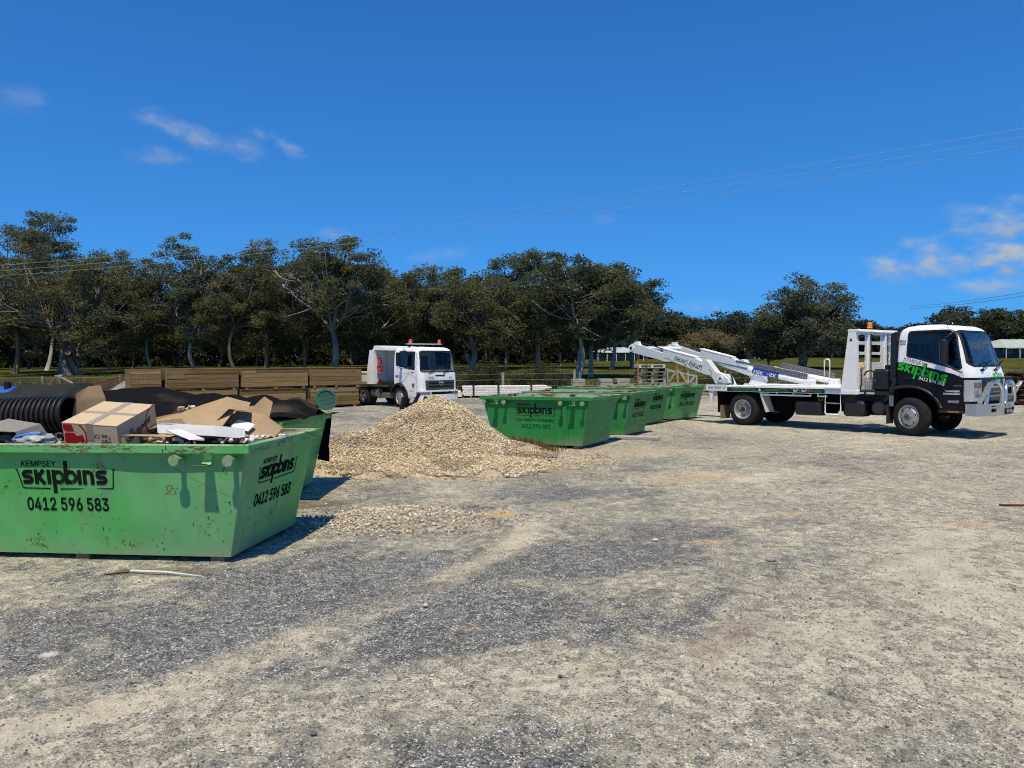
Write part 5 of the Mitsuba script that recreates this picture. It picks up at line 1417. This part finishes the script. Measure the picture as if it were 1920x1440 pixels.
for a, b_ in (((-.9, 0, .1), (-.12, 0, 1.18)), ((-.16, 0, 1.18), (.14, .02, 1.22)), ((.0, 0, 1.18), (.75, .1, .75)), ((.0, .0, 1.15), (.02, .3, .1))):
    t.part('pole', bar(a, b_, .055), 'matte', (.26, .12, .06) if a[0] < -.5 else (.36, .32, .27))
t = Thing('blue_drum', 'blue plastic drum on a dark stand at the left edge behind the loaded bins', 'drum', frame([-8.9, 12.3, 0], unit([1, .05, 0])))
m = lathe([(0, 0), (.26, .0), (.28, .02), (.28, .3), (.29, .31), (.28, .33), (.28, .62), (.29, .63), (.28, .65), (.28, .93), (.26, .95), (0, .95)], 28)
t.part('drum', mv(xf(m, np.array([[0, 0, 1, 0], [1, 0, 0, 0], [0, 1, 0, 0], [0, 0, 0, 1.0]])), .0, .0, .93), 'satin', (.012, .09, .48), 30)
t.part('stand', cat(bx(.1, .2, -.25, .25, 0, .66), bx(.75, .85, -.25, .25, 0, .66)), 'matte', (.03, .025, .022))
t.part('bung', cyl((.85, -.1, 1.16), (.85, -.1, 1.28), .05, 12), 'matte', (.03, .02, .02), 40)
hp = Thing('stone_heap', 'small pale stone heap behind the loaded bins at the left edge', 'gravel heap')
hm = sheet(np.linspace(-11.6, -7.4, 40), np.linspace(12.6, 15.8, 30), lambda x, y: np.clip(.78 - .42 * np.hypot(x + 9.2, y - 14.2) + .2 * (meshkit.fbm(np.stack([x * 2, y * 2, 0 * x], -1), 3, 4) - .5), -.05, None))
hp.part('body', hm, 'matte', lambda v: np.array([.40, .33, .22]) * (.5 + .9 * meshkit.noise(v * 22, 3))[:, None])
t = Thing('timber_offcut', 'dark broken timber offcuts stuck into the far side of the gravel heap', 'timber')
for a, b_, w_ in (((-2.05, 13.6, .2), (-1.93, 13.7, .93), .07), ((-2.0, 13.4, .3), (-1.63, 13.5, 1.0), .10), ((-1.85, 13.5, .3), (-1.52, 13.6, .94), .07)):
    t.part('piece', bar(a, b_, w_, .05), 'matte', (.025, .023, .022))

# ------------------------------------------------------------------ loose things on the yard
single('white_strip', tube([(-2.80, 5.58, .012), (-2.5, 5.52, .016), (-2.20, 5.42, .010)], [.010, .009, .003], 6), 'satin', (.62, .63, .62), 'thin white plastic strip lying before the front bin', 'strip')
single('dark_stick', tube([(-2.95, 5.5, .008), (-2.80, 5.56, .01)], .006, 5), 'matte', (.04, .035, .03), 'short dark stick beside the white strip', 'stick')
single('rusty_rod', tube([(5.0, 7.86, .014), (5.6, 7.80, .014)], .011, 6), 'matte', (.13, .06, .035), 'thin rusty rod on the gravel at the right edge', 'rod')
t = Thing('grey_plank', 'weathered grey plank lying at the foot of the second bin of the row', 'plank', frame([1.93, 15.22, 0], unit([1, -.32, 0])))
t.part('board', bx(0, .98, -.09, .12, .01, .07, .008), 'matte', (.42, .40, .37))
t.part('batten', bx(.0, .95, -.16, -.11, .005, .04), 'matte', (.30, .28, .26))
for lab, x, y, s_, col in (('fist sized grey stone alone on the pale gravel right of centre', 1.94, 5.76, .045, (.30, .30, .30)), ('dark round stone near the bottom edge below the tan wheel mark', -.82, 3.09, .018, (.13, .135, .14)), ('pale stone left of the grey one on the dark gravel', 1.20, 6.45, .03, (.55, .53, .48)), ('small white stone at the edge of the tan wheel mark', -.55, 4.75, .018, (.6, .58, .54)), ('tan stone on the pale gravel at the right', 3.0, 5.95, .025, (.45, .33, .2)), ('dark stone low on the pale gravel, right of centre', .22, 3.65, .014, (.14, .14, .14))):
    m = trimesh.creation.icosphere(2, 1.0)
    v = np.array(m.vertices)
    v = v * (.75 + .5 * meshkit.fbm(v * 1.4 + x, 3, 3))[:, None] * [s_ * .85, s_ * .65, s_ * .5] + [x, y, s_ * .28]
    s_ = s_
    single('stone', trimesh.Trimesh(v, m.faces), 'matte', col, lab, 'stone', True)


def blades(name, label, cat_, n, xs, ys, h0, h1, cols, base=None, wid=.012, clump=None):
    x, y = xs(n), ys(n)
    z = land(x, y) if base is None else base(x, y)
    h = rng.uniform(h0, h1, n)
    a = rng.uniform(0, 2 * np.pi, n)
    lean = rng.normal(0, .28, (n, 2)) * h[:, None]
    p0 = np.stack([x, y, z - .02], 1)
    w = np.stack([np.cos(a), np.sin(a), 0 * a], 1) * wid
    mid = p0 + np.stack([lean[:, 0] * .35, lean[:, 1] * .35, h * .6], 1)
    tip = p0 + np.stack([lean[:, 0], lean[:, 1], h], 1)
    v = np.stack([p0 - w, p0 + w, mid + w * .8, mid - w * .8, tip], 1).reshape(-1, 3)
    k = np.arange(n)[:, None] * 5
    f = np.concatenate([k + [0, 1, 2], k + [0, 2, 3], k + [3, 2, 4]], 1).reshape(-1, 3)
    c = np.repeat(pick(n, cols, .2), 5, 0)
    key = numbered(name)
    scene[key] = shape(trimesh.Trimesh(v, f, process=False), 'leaf', c)
    labels[key] = {'label': label, 'category': cat_, 'kind': 'stuff'}


DRY = [((.24, .19, .10), 4), ((.16, .13, .07), 3), ((.10, .11, .04), 2), ((.30, .25, .15), 1)]
GRN_ = [((.07, .095, .028), 4), ((.10, .12, .04), 2), ((.16, .15, .07), 1.5)]
blades('dry_grass', 'long dry grass along the fence at the left', 'grass', 20000, lambda n: rng.uniform(-30, -8, n), lambda n: 33.5 + 6.5 * rng.random(n) ** 1.3, .35, 1.1, DRY, wid=.02)
blades('verge_grass', 'rough grass and weeds along the yard edge behind the white boards', 'grass', 14000, lambda n: rng.uniform(-8, 24, n), lambda n: 35.0 + 3.2 * rng.random(n), .12, .55, GRN_ + DRY[:2], wid=.018)
blades('paddock_grass', 'short green grass of the paddock', 'grass', 22000, lambda n: rng.uniform(-44, 46, n), lambda n: 38 + 30 * rng.random(n) ** 1.4, .05, .16, GRN_, wid=.03)
blades('heap_weeds', 'dry brown weeds and a few green blades where the heap meets the bin', 'weeds', 420, lambda n: rng.normal(.42, .22, n), lambda n: rng.normal(13.25, .12, n), .05, .18, [((.20, .12, .07), 3), ((.26, .19, .11), 3), ((.08, .13, .03), 1)], base=lambda x, y: np.maximum(pile_h(x, y), 0), wid=.006)

# ------------------------------------------------------------------ fence, houses, wires
t = Thing('wire_fence', 'old wire fence with grey timber posts between the yard and the paddock', 'fence')
fx = [-25.5, -22.0, -18.4, -14.8, -11.2, -7.6, -4.0, -.42, 2.70, 6.4, 10.0, 13.6, 17.2, 20.8, 24.4]
for i, x in enumerate(fx):
    y = 36.0 if x < 1 or x > 5 else 33.6
    h = 1.12 if x < 1 or x > 5 else 1.24
    t.part('post', tube([(x, y, -.1), (x + .02 * ((i * 7) % 3 - 1), y, .6), (x + .05 * ((i * 7) % 3 - 1), y, h)], [.07, .065, .06], 7), 'matte', lambda v: np.array([.34, .32, .28]) * (.6 + .7 * meshkit.fbm(v * [9, 9, 3], 3, 2))[:, None])
for z in (.45, .75, 1.02):
    t.part('wire', tube([(-30, 36.0, z)] + [(x, 36.0, z + .02) for x in fx] + [(30, 36.0, z)], .006, 4), 'matte', (.25, .25, .25))


def house(label, o, ang, L, W, wall_h, roof_h, wall_c, roof_c, over=.8, verandah=True, nwin=4, sink=0.0):
    M = frame([o[0], o[1], float(land(o[0], o[1])) - sink], [math.cos(ang), math.sin(ang), 0])
    t = Thing('house', label, 'house', M)
    t.part('wall', bx(0, L, 0, W, 0, wall_h), 'matte', wall_c)
    rf = hull([(-over, -over - (1.8 if verandah else 0), wall_h - (.35 if verandah else 0)), (L + over, -over - (1.8 if verandah else 0), wall_h - (.35 if verandah else 0)), (-over, W + over, wall_h), (L + over, W + over, wall_h), (W * .35, W / 2, wall_h + roof_h), (L - W * .35, W / 2, wall_h + roof_h)])
    k = t.part('roof', mv(rf, 0, 0, .01), 'satin', roof_c)
    t.part('gutter', bx(-over, L + over, -over - (1.86 if verandah else .06), -over - (1.80 if verandah else 0), wall_h - (.42 if verandah else .1), wall_h - (.25 if verandah else -.05)), 'satin', (.62, .63, .62), under=k)
    for i in range(nwin):
        x = L * (i + .5) / nwin
        k = t.part('window', bx(x - .8, x + .8, -.06, .02, .9, 2.1), 'matte', (.6, .61, .6))
        t.part('pane', bx(x - .72, x + .72, -.08, -.062, .97, 2.03), 'gloss', (.02, .025, .03), under=k)
    if verandah:
        for i in range(nwin + 2):
            x = -over + .1 + (L + 2 * over - .2) * i / (nwin + 1)
            t.part('verandah_post', bx(x - .06, x + .06, -over - 1.75, -over - 1.63, 0, wall_h - .35), 'satin', (.62, .63, .62))
    return t


house('white low house half hidden behind the paddock tree trunks', (17.2, 150), .02, 7.4, 6, 2.2, .75, (.24, .25, .25), (.42, .43, .44), nwin=4, sink=.25)
house('pale house with a light roof beyond the lone round tree', (52.0, 165), .0, 4.2, 5, 2.2, .7, (.42, .42, .40), (.55, .56, .55), verandah=False, nwin=3)
house('house with a pale green roof and white verandah posts at the right edge', (89.0, 140), .06, 14, 8, 2.2, 1.35, (.10, .115, .13), (.36, .43, .38), nwin=5)
PL = 'overhead power lines crossing the sky'


def wire_line(label, a, b_, sag, r=.020, grp=PL):
    q = np.linspace(0, 1, 60)[:, None]
    p = np.array(a) * (1 - q) + np.array(b_) * q
    p[:, 2] -= sag * 4 * (q * (1 - q))[:, 0]
    single('power_line', tube(p, r, 5), 'matte', (.34, .42, .52), label, 'power line', True, group=grp)


for k, (h1, h2, lab) in enumerate(((14.25, 10.25, 'top wire of the three long power lines'), (13.82, 9.85, 'middle wire of the three long power lines'), (13.36, 9.50, 'bottom wire of the three long power lines'))):
    wire_line(lab, (30.5, 38.6, h1 - .35), (-46, 59, h2 - 1.25), 1.15, .012)
for k, (dz, lab) in enumerate(((0, 'upper of the two short power lines above the truck cab'), (-.45, 'lower of the two short power lines above the truck cab'))):
    wire_line(lab, (62, 76, 10.2 + dz), (88, 170, 13.6 + dz), .6, .03)

# ------------------------------------------------------------------ trees
BARKS = [np.array([.36, .34, .30]), np.array([.27, .245, .215]), np.array([.40, .27, .19]), np.array([.50, .475, .43])]


def tree(label, x, y, H, R, seed, trunk_r=.32, fork=.28, bark=0, ncl=85, leaves=150, crown_c=(.062, .074, .030), low=.30, flat=1.0, lean=(0, 0), dead=0, group=None, leaf=.125, clump=.9, stems=1, name='gum_tree', gap=.45, key_cat='tree'):
    r = np.random.default_rng(seed)
    z0 = float(land(x, y)) - .1
    trunk_r = trunk_r * .52
    if group is None:
        ncl, low, R, crown_c = int(ncl * 1.5), low * .68, R * 1.14, np.array(crown_c) * 2.15
        H = H * (1.06 if seed < 118 else 1.0)
    base = np.array([x, y, z0])
    t = Thing(name, label, key_cat, None, group)
    # clump centres in an uneven crown
    c0 = base + [lean[0], lean[1], H * (low + 1) / 2]
    rad = np.array([R, R * .85, H * (1 - low) / 2 * flat])
    pts = []
    lobes = r.normal(0, 1, (7, 3))
    lobes /= np.linalg.norm(lobes, axis=1, keepdims=True)
    while len(pts) < ncl:
        d = r.normal(0, 1, 3)
        d /= np.linalg.norm(d)
        rr_ = r.random() ** .42
        lob = .72 + .42 * np.max(np.clip(lobes @ d, 0, 1) ** 3)
        p = d * rr_ * lob
        if meshkit.noise((p * 2.3 + seed)[None], 3)[0] < gap * (.5 + .5 * rr_):
            continue
        pts.append(c0 + p * rad)
    pts = np.array(pts)
    # limbs: trunk, forks, boughs to each clump
    fk = base + np.array([lean[0] * .3, lean[1] * .3, H * fork])
    tubes, tc = [], []
    nb = 5 if R > 2.5 else 4

    def add(p, rad_, sides=7):
        m = tube(p, rad_, sides)
        tubes.append(m)
    for sidx in range(stems):
        b0 = base + (0 if stems == 1 else r.normal(0, trunk_r * 1.2, 3) * [1, 1, 0])
        mid = (b0 + fk) / 2 + r.normal(0, .05 * H * fork + .08, 3) * [1, 1, .2]
        path = bend([b0, mid, fk + (0 if stems == 1 else r.normal(0, .5, 3))], 10)
        rad_ = np.linspace(trunk_r * 1.05, trunk_r * .72, 10)
        rad_[0] *= 1.45
        rad_[1] *= 1.12
        add(path, rad_, 9)
    # group clumps round bough ends
    cent = pts[r.choice(len(pts), nb, replace=False)]
    for _ in range(4):
        lab_ = np.argmin(((pts[:, None] - cent[None]) ** 2).sum(-1), 1)
        cent = np.array([pts[lab_ == k].mean(0) if (lab_ == k).any() else cent[k] for k in range(nb)])
    for k in range(nb):
        mine = pts[lab_ == k]
        if not len(mine):
            continue
        e = fk + (cent[k] - fk) * .72
        m1 = fk + (e - fk) * .45 + r.normal(0, .06 * H, 3) * [1, 1, .5] + [0, 0, .03 * H]
        path = bend([fk - (fk - base) * .06, m1, e], 10)
        add(path, np.linspace(trunk_r * .62, trunk_r * .24, 10), 7)
        for p in mine:
            j = r.integers(4, 10)
            s_ = path[j]
            m2 = s_ + (p - s_) * .5 + r.normal(0, .05 * R + .1, 3) + [0, 0, .02 * H]
            add(bend([s_, m2, p], 6), np.linspace(trunk_r * .26, .028, 6), 4)
    for k in range(dead):
        p = pts[r.integers(len(pts))]
        s_ = fk + (p - fk) * .3
        e = p + (p - c0) * .08 + r.normal(0, .3, 3)
        mm = bend([s_, (s_ + e) / 2 + r.normal(0, .5, 3), e], 10)
        t.part('dead_branch', tube(mm, np.linspace(trunk_r * .26, .03, 10), 6), 'matte', (.46, .44, .41), True, label='bare pale dead branch')
        for q in range(3):
            s2 = mm[r.integers(4, 9)]
            t.part('dead_branch', tube(bend([s2, s2 + r.normal(0, .5, 3), s2 + r.normal(0, 1.0, 3) + [0, 0, .3]], 6), np.linspace(.06, .02, 6), 5), 'matte', (.46, .44, .41), True)
    bk = BARKS[bark]
    t.part('trunk', cat(tubes), 'matte', lambda v: bk * (.12 + 1.15 * meshkit.fbm(v * [3.2, 3.2, .7] + seed, 4, 7))[:, None], True)
    # leaves
    n = ncl * leaves
    cl = np.repeat(np.arange(ncl), leaves)
    rc = r.uniform(.65, 1.25, ncl) * clump
    d = r.normal(0, 1, (n, 3))
    d /= np.linalg.norm(d, axis=1, keepdims=True)
    pos = pts[cl] + d * (r.random(n) ** .5 * rc[cl])[:, None] * [1.15, 1.15, .62]
    a1 = r.normal(0, 1, (n, 3)) * [1, 1, .6]
    a1 /= np.linalg.norm(a1, axis=1, keepdims=True)
    a2 = np.cross(a1, r.normal(0, 1, (n, 3)))
    a2 /= np.linalg.norm(a2, axis=1, keepdims=True) + 1e-9
    s1, s2 = (leaf * r.uniform(.7, 1.5, n))[:, None], (leaf * r.uniform(.32, .6, n))[:, None]
    v = np.stack([pos - a1 * s1, pos + a2 * s2, pos + a1 * s1, pos - a2 * s2], 1).reshape(-1, 3)
    k = np.arange(n)[:, None] * 4
    f = np.concatenate([k + [0, 1, 2], k + [0, 2, 3]], 1).reshape(-1, 3)
    tone = r.uniform(.72, 1.3, ncl)[cl] * r.uniform(.7, 1.35, n)
    hue = r.normal(0, 1, ncl)[cl]
    c = np.array(crown_c)[None] * tone[:, None] * np.stack([1 + .10 * hue, 1 + .03 * hue, 1 - .12 * hue], 1)
    c = np.where((r.random(n) < .05)[:, None], np.array([[.22, .215, .17]]), c)
    t.part('crown', trimesh.Trimesh(v, f, process=False), 'leaf', np.repeat(np.clip(c, .004, .6), 4, 0), kind=None)
    return t


def at(px, y):
    """Ground position at this bearing (pixel column of a 1920 wide view) and depth."""
    return (px - 960) / 1440.0 * y, y


ORD = ('first', 'second', 'third', 'fourth', 'fifth', 'sixth', 'seventh', 'eighth', 'ninth', 'tenth', 'eleventh', 'twelfth', 'thirteenth', 'fourteenth')
OL, DK, YG, GR = (.058, .065, .033), (.046, .055, .030), (.070, .074, .034), (.060, .072, .045)
front = [
    # px, depth, height, radius, kwargs, label
    (28, 74, 13.8, 5.0, dict(bark=2, trunk_r=.45, fork=.34, crown_c=OL), 'tall gum with a thick reddish brown trunk at the left edge'),
    (88, 84, 17.2, 4.2, dict(bark=3, trunk_r=.35, fork=.5, low=.52, ncl=60, crown_c=GR, gap=.5), 'tallest pale gum at the left, its thin crown rising above its neighbours'),
    (125, 69, 11.5, 6.6, dict(bark=1, trunk_r=.75, fork=.20, crown_c=YG, stems=3, low=.30, ncl=110), 'broad dark gum with a massive buttressed trunk left of the timber crates'),
    (205, 82, 13.3, 6.0, dict(bark=1, crown_c=OL, ncl=110, low=.25), 'dense rounded gum between the massive trunk and the tree with dead branches'),
    (288, 76, 10.5, 3.8, dict(bark=0, trunk_r=.30, lean=(-1.6, 0), fork=.35, crown_c=OL, low=.3), 'slim grey gum leaning left behind the leftmost timber crates'),
    (372, 76, 12.6, 4.8, dict(bark=3, trunk_r=.40, fork=.30, dead=7, crown_c=GR, gap=.55, ncl=75, low=.3), 'sparse gum with bare white dead branches in its crown'),
    (442, 73, 9.6, 3.4, dict(bark=2, trunk_r=.34, fork=.45, crown_c=OL, low=.30), 'gum with a peeling orange brown trunk behind the timber crates'),
    (500, 82, 13.6, 5.2, dict(bark=0, trunk_r=.42, crown_c=GR, low=.34, ncl=100), 'tall full gum left of the largest spreading gum'),
    (570, 78, 9.2, 4.2, dict(bark=1, trunk_r=.36, crown_c=OL, low=.22, ncl=80), 'shorter dark gum just left of the largest spreading gum'),
    (624, 72, 13.2, 7.4, dict(bark=0, trunk_r=.62, fork=.30, crown_c=OL, low=.42, ncl=130, flat=.95, dead=3, gap=.5), 'largest spreading gum with an umbrella crown, left of the tip truck'),
    (700, 79, 8.6, 4.4, dict(bark=0, dead=4, crown_c=YG, low=.18, ncl=80), 'low bushy gum with bare branches above the tip truck'),
    (775, 80, 10.6, 4.6, dict(bark=3, crown_c=OL, low=.25, ncl=90), 'rounded gum right above the tip truck cab'),
    (846, 82, 9.8, 3.8, dict(bark=1, crown_c=DK, low=.25), 'narrow dark gum right of the tip truck'),
    (885, 70, 9.2, 3.6, dict(bark=1, trunk_r=.55, fork=.24, stems=2, crown_c=YG, low=.3), 'gum with a dark hollow twin trunk in the paddock right of the tip truck'),
    (948, 76, 9.8, 4.4, dict(bark=0, trunk_r=.34, crown_c=YG, low=.3, ncl=85), 'mid green gum left of the tallest paddock gum'),
    (1008, 78, 12.6, 5.6, dict(bark=3, trunk_r=.50, fork=.30, crown_c=GR, low=.40, ncl=110), 'tallest paddock gum with a domed top behind the twin pale trunks'),
    (1084, 55, 8.6, 3.9, dict(bark=3, trunk_r=.30, fork=.36, stems=2, crown_c=DK, low=.32, ncl=95, dead=2, leaf=.12), 'nearest paddock gum with leaning pale paperbark trunks'),
    (1108, 57, 8.3, 3.6, dict(bark=3, trunk_r=.34, fork=.45, crown_c=OL, low=.38, ncl=85, leaf=.12), 'gum with a straight white paperbark trunk beside the leaning one'),
    (1146, 74, 10.2, 4.4, dict(bark=0, trunk_r=.36, fork=.4, crown_c=OL, low=.40, ncl=90), 'gum with a lone grey trunk before the white house'),
    (1186, 76, 9.6, 3.4, dict(bark=1, trunk_r=.34, fork=.4, crown_c=DK, low=.38, ncl=85), 'gum with a dark trunk right of the lone grey trunk'),
    (1510, 70, 8.4, 4.0, dict(bark=0, trunk_r=.40, fork=.22, stems=3, crown_c=GR, low=.16, ncl=135, gap=.35), 'lone round tree with many stems behind the lifting rams'),
    (1440, 72, 3.6, 1.9, dict(bark=3, trunk_r=.22, fork=.35, crown_c=DK, low=.25, ncl=40), 'small dark tree leaning against the lone round tree'),
    (1320, 92, 4.4, 3.4, dict(bark=3, trunk_r=.2, crown_c=(.11, .09, .05), low=.10, ncl=55), 'low brownish bush tree before the far dark wood'),
    (1258, 112, 7.2, 4.0, dict(bark=0, crown_c=DK, low=.15, ncl=90, leaf=.2, clump=1.1), 'dark gum between the paddock gums and the far wood'),
]
for i, (px, y, H, R, kw, lab) in enumerate(front):
    tree(lab, *at(px, y), H, R, 100 + i, **kw)
BACK = 'dark gums crowded behind the front row of trees'
for i, px in enumerate((-40, 55, 150, 250, 330, 410, 480, 545, 660, 735, 810, 910, 975, 1050)):
    y = 94 + (i * 5) % 13
    tree(f'{ORD[i]} dark gum from the left in the shaded second row of trees', *at(px, y), 10.2 + (i * 3) % 4 * .7, 5.8, 300 + i, bark=(1, 0, 3)[i % 3], ncl=100, leaves=85, crown_c=tuple(1.8 * c for c in (OL, DK, GR)[i % 3]), low=.04, leaf=.2, clump=1.15, group=BACK)
FARG = 'far trees of the dark wood on the horizon'
for i, px in enumerate((1292, 1322, 1352, 1384, 1412, 1440, 1590, 1622, 1655, 1690, 1720)):
    y = 170 + (i * 7) % 24
    tree(f'{ORD[i]} far dark tree from the left in the wood on the horizon', *at(px, y), 10.2 + (i * 5) % 4 * .7 - (2.4 if px > 1600 else 0), 6.0, 340 + i, ncl=60, leaves=70, crown_c=(.052, .072, .046), low=.02, leaf=.34, clump=1.7, group=FARG, gap=.3)
for i, px in enumerate((1775, 1810, 1845, 1872, 1905, 1935, 1965, 1990)):
    y = 150 + (i * 9) % 20
    tree(f'{ORD[i]} tree from the left on the wooded rise behind the right edge house', *at(px, y), 9.8 + (i * 5) % 4 * .5, 5.8, 360 + i, ncl=70, leaves=80, crown_c=(.075, .09, .048), low=.02, leaf=.3, clump=1.5, group='trees of the wooded rise at the right', gap=.3)


def mass(name, label, cat_, n, xs, ys, hs, col, size, seed):
    r = np.random.default_rng(seed)
    x, y = xs(r, n), ys(r, n)
    z = land(x, y) + hs(r, n, x)
    pos = np.stack([x, y, z], 1)
    a1 = r.normal(0, 1, (n, 3))
    a1 /= np.linalg.norm(a1, axis=1, keepdims=True)
    a2 = np.cross(a1, r.normal(0, 1, (n, 3)))
    a2 /= np.linalg.norm(a2, axis=1, keepdims=True)
    s1 = (size * r.uniform(.6, 1.5, n))[:, None]
    v = np.stack([pos - a1 * s1, pos + a2 * s1 * .5, pos + a1 * s1, pos - a2 * s1 * .5], 1).reshape(-1, 3)
    k = np.arange(n)[:, None] * 4
    f = np.concatenate([k + [0, 1, 2], k + [0, 2, 3]], 1).reshape(-1, 3)
    c = np.array(col) * 1.4 * r.uniform(.6, 1.4, (n, 1))
    key = numbered(name)
    scene[key] = shape(trimesh.Trimesh(v, f, process=False), 'leaf', np.repeat(c, 4, 0))
    labels[key] = {'label': label, 'category': cat_, 'kind': 'stuff'}


mass('far_woodland', 'dark unbroken woodland closing the view behind the trees', 'wood', 36000, lambda r, n: r.uniform(-150, 10, n), lambda r, n: r.uniform(112, 128, n), lambda r, n, x: r.random(n) * (7.2 + 2.0 * np.sin(x * .21) + 1.2 * np.sin(x * .53)), (.030, .038, .018), .55, 1)
mass('far_woodland', 'dark woodland along the horizon behind the yard at the right', 'wood', 30000, lambda r, n: r.uniform(4, 190, n), lambda r, n: r.uniform(195, 225, n), lambda r, n, x: r.random(n) * (7.0 + 1.6 * np.sin(x * .17) + np.sin(x * .41)), (.030, .044, .028), .8, 2)
SH = 'scrubby bushes along the fence'
for i, (px, y, h, w_) in enumerate(((868, 38, 1.5, 1.2), (895, 37.5, 1.2, .9), (925, 38, 1.7, .8), (975, 38.5, 1.2, 1.2), (1010, 38, 1.6, 1.3), (1042, 37, 1.1, 1.0), (1340, 37, 1.4, 1.3), (1400, 38, 1.2, 1.2))):
    x = (px - 960) / 1440 * y
    r = np.random.default_rng(500 + i)
    t = Thing('bush', f'{ORD[i]} scrubby grey green bush from the left along the fence', 'bush', None, SH)
    ends = np.stack([x + r.normal(0, w_ * .4, 26), y + r.normal(0, w_ * .35, 26), r.uniform(.25, 1, 26) * h], 1)
    t.part('stem', cat([tube(bend([(x + r.normal(0, .1), y, 0), (x * .5 + e[0] * .5, y * .5 + e[1] * .5, e[2] * .45), e], 5), np.linspace(.018, .006, 5), 4) for e in ends]), 'matte', (.13, .11, .09))
    n = 2600
    k = r.integers(0, 26, n)
    pos = ends[k] * r.uniform(.75, 1.02, (n, 1)) ** np.array([0, 0, 1]) + r.normal(0, .14, (n, 3))
    a1 = r.normal(0, 1, (n, 3))
    a1 /= np.linalg.norm(a1, axis=1, keepdims=True)
    a2 = np.cross(a1, r.normal(0, 1, (n, 3)))
    a2 /= np.linalg.norm(a2, axis=1, keepdims=True)
    s1 = (.045 * r.uniform(.7, 1.5, n))[:, None]
    v = np.stack([pos - a1 * s1, pos + a2 * s1 * .4, pos + a1 * s1, pos - a2 * s1 * .4], 1).reshape(-1, 3)
    kk = np.arange(n)[:, None] * 4
    t.part('foliage', trimesh.Trimesh(v, np.concatenate([kk + [0, 1, 2], kk + [0, 2, 3]], 1).reshape(-1, 3), process=False), 'leaf', np.repeat(np.array([.085, .095, .05]) * r.uniform(.6, 1.4, (n, 1)), 4, 0))
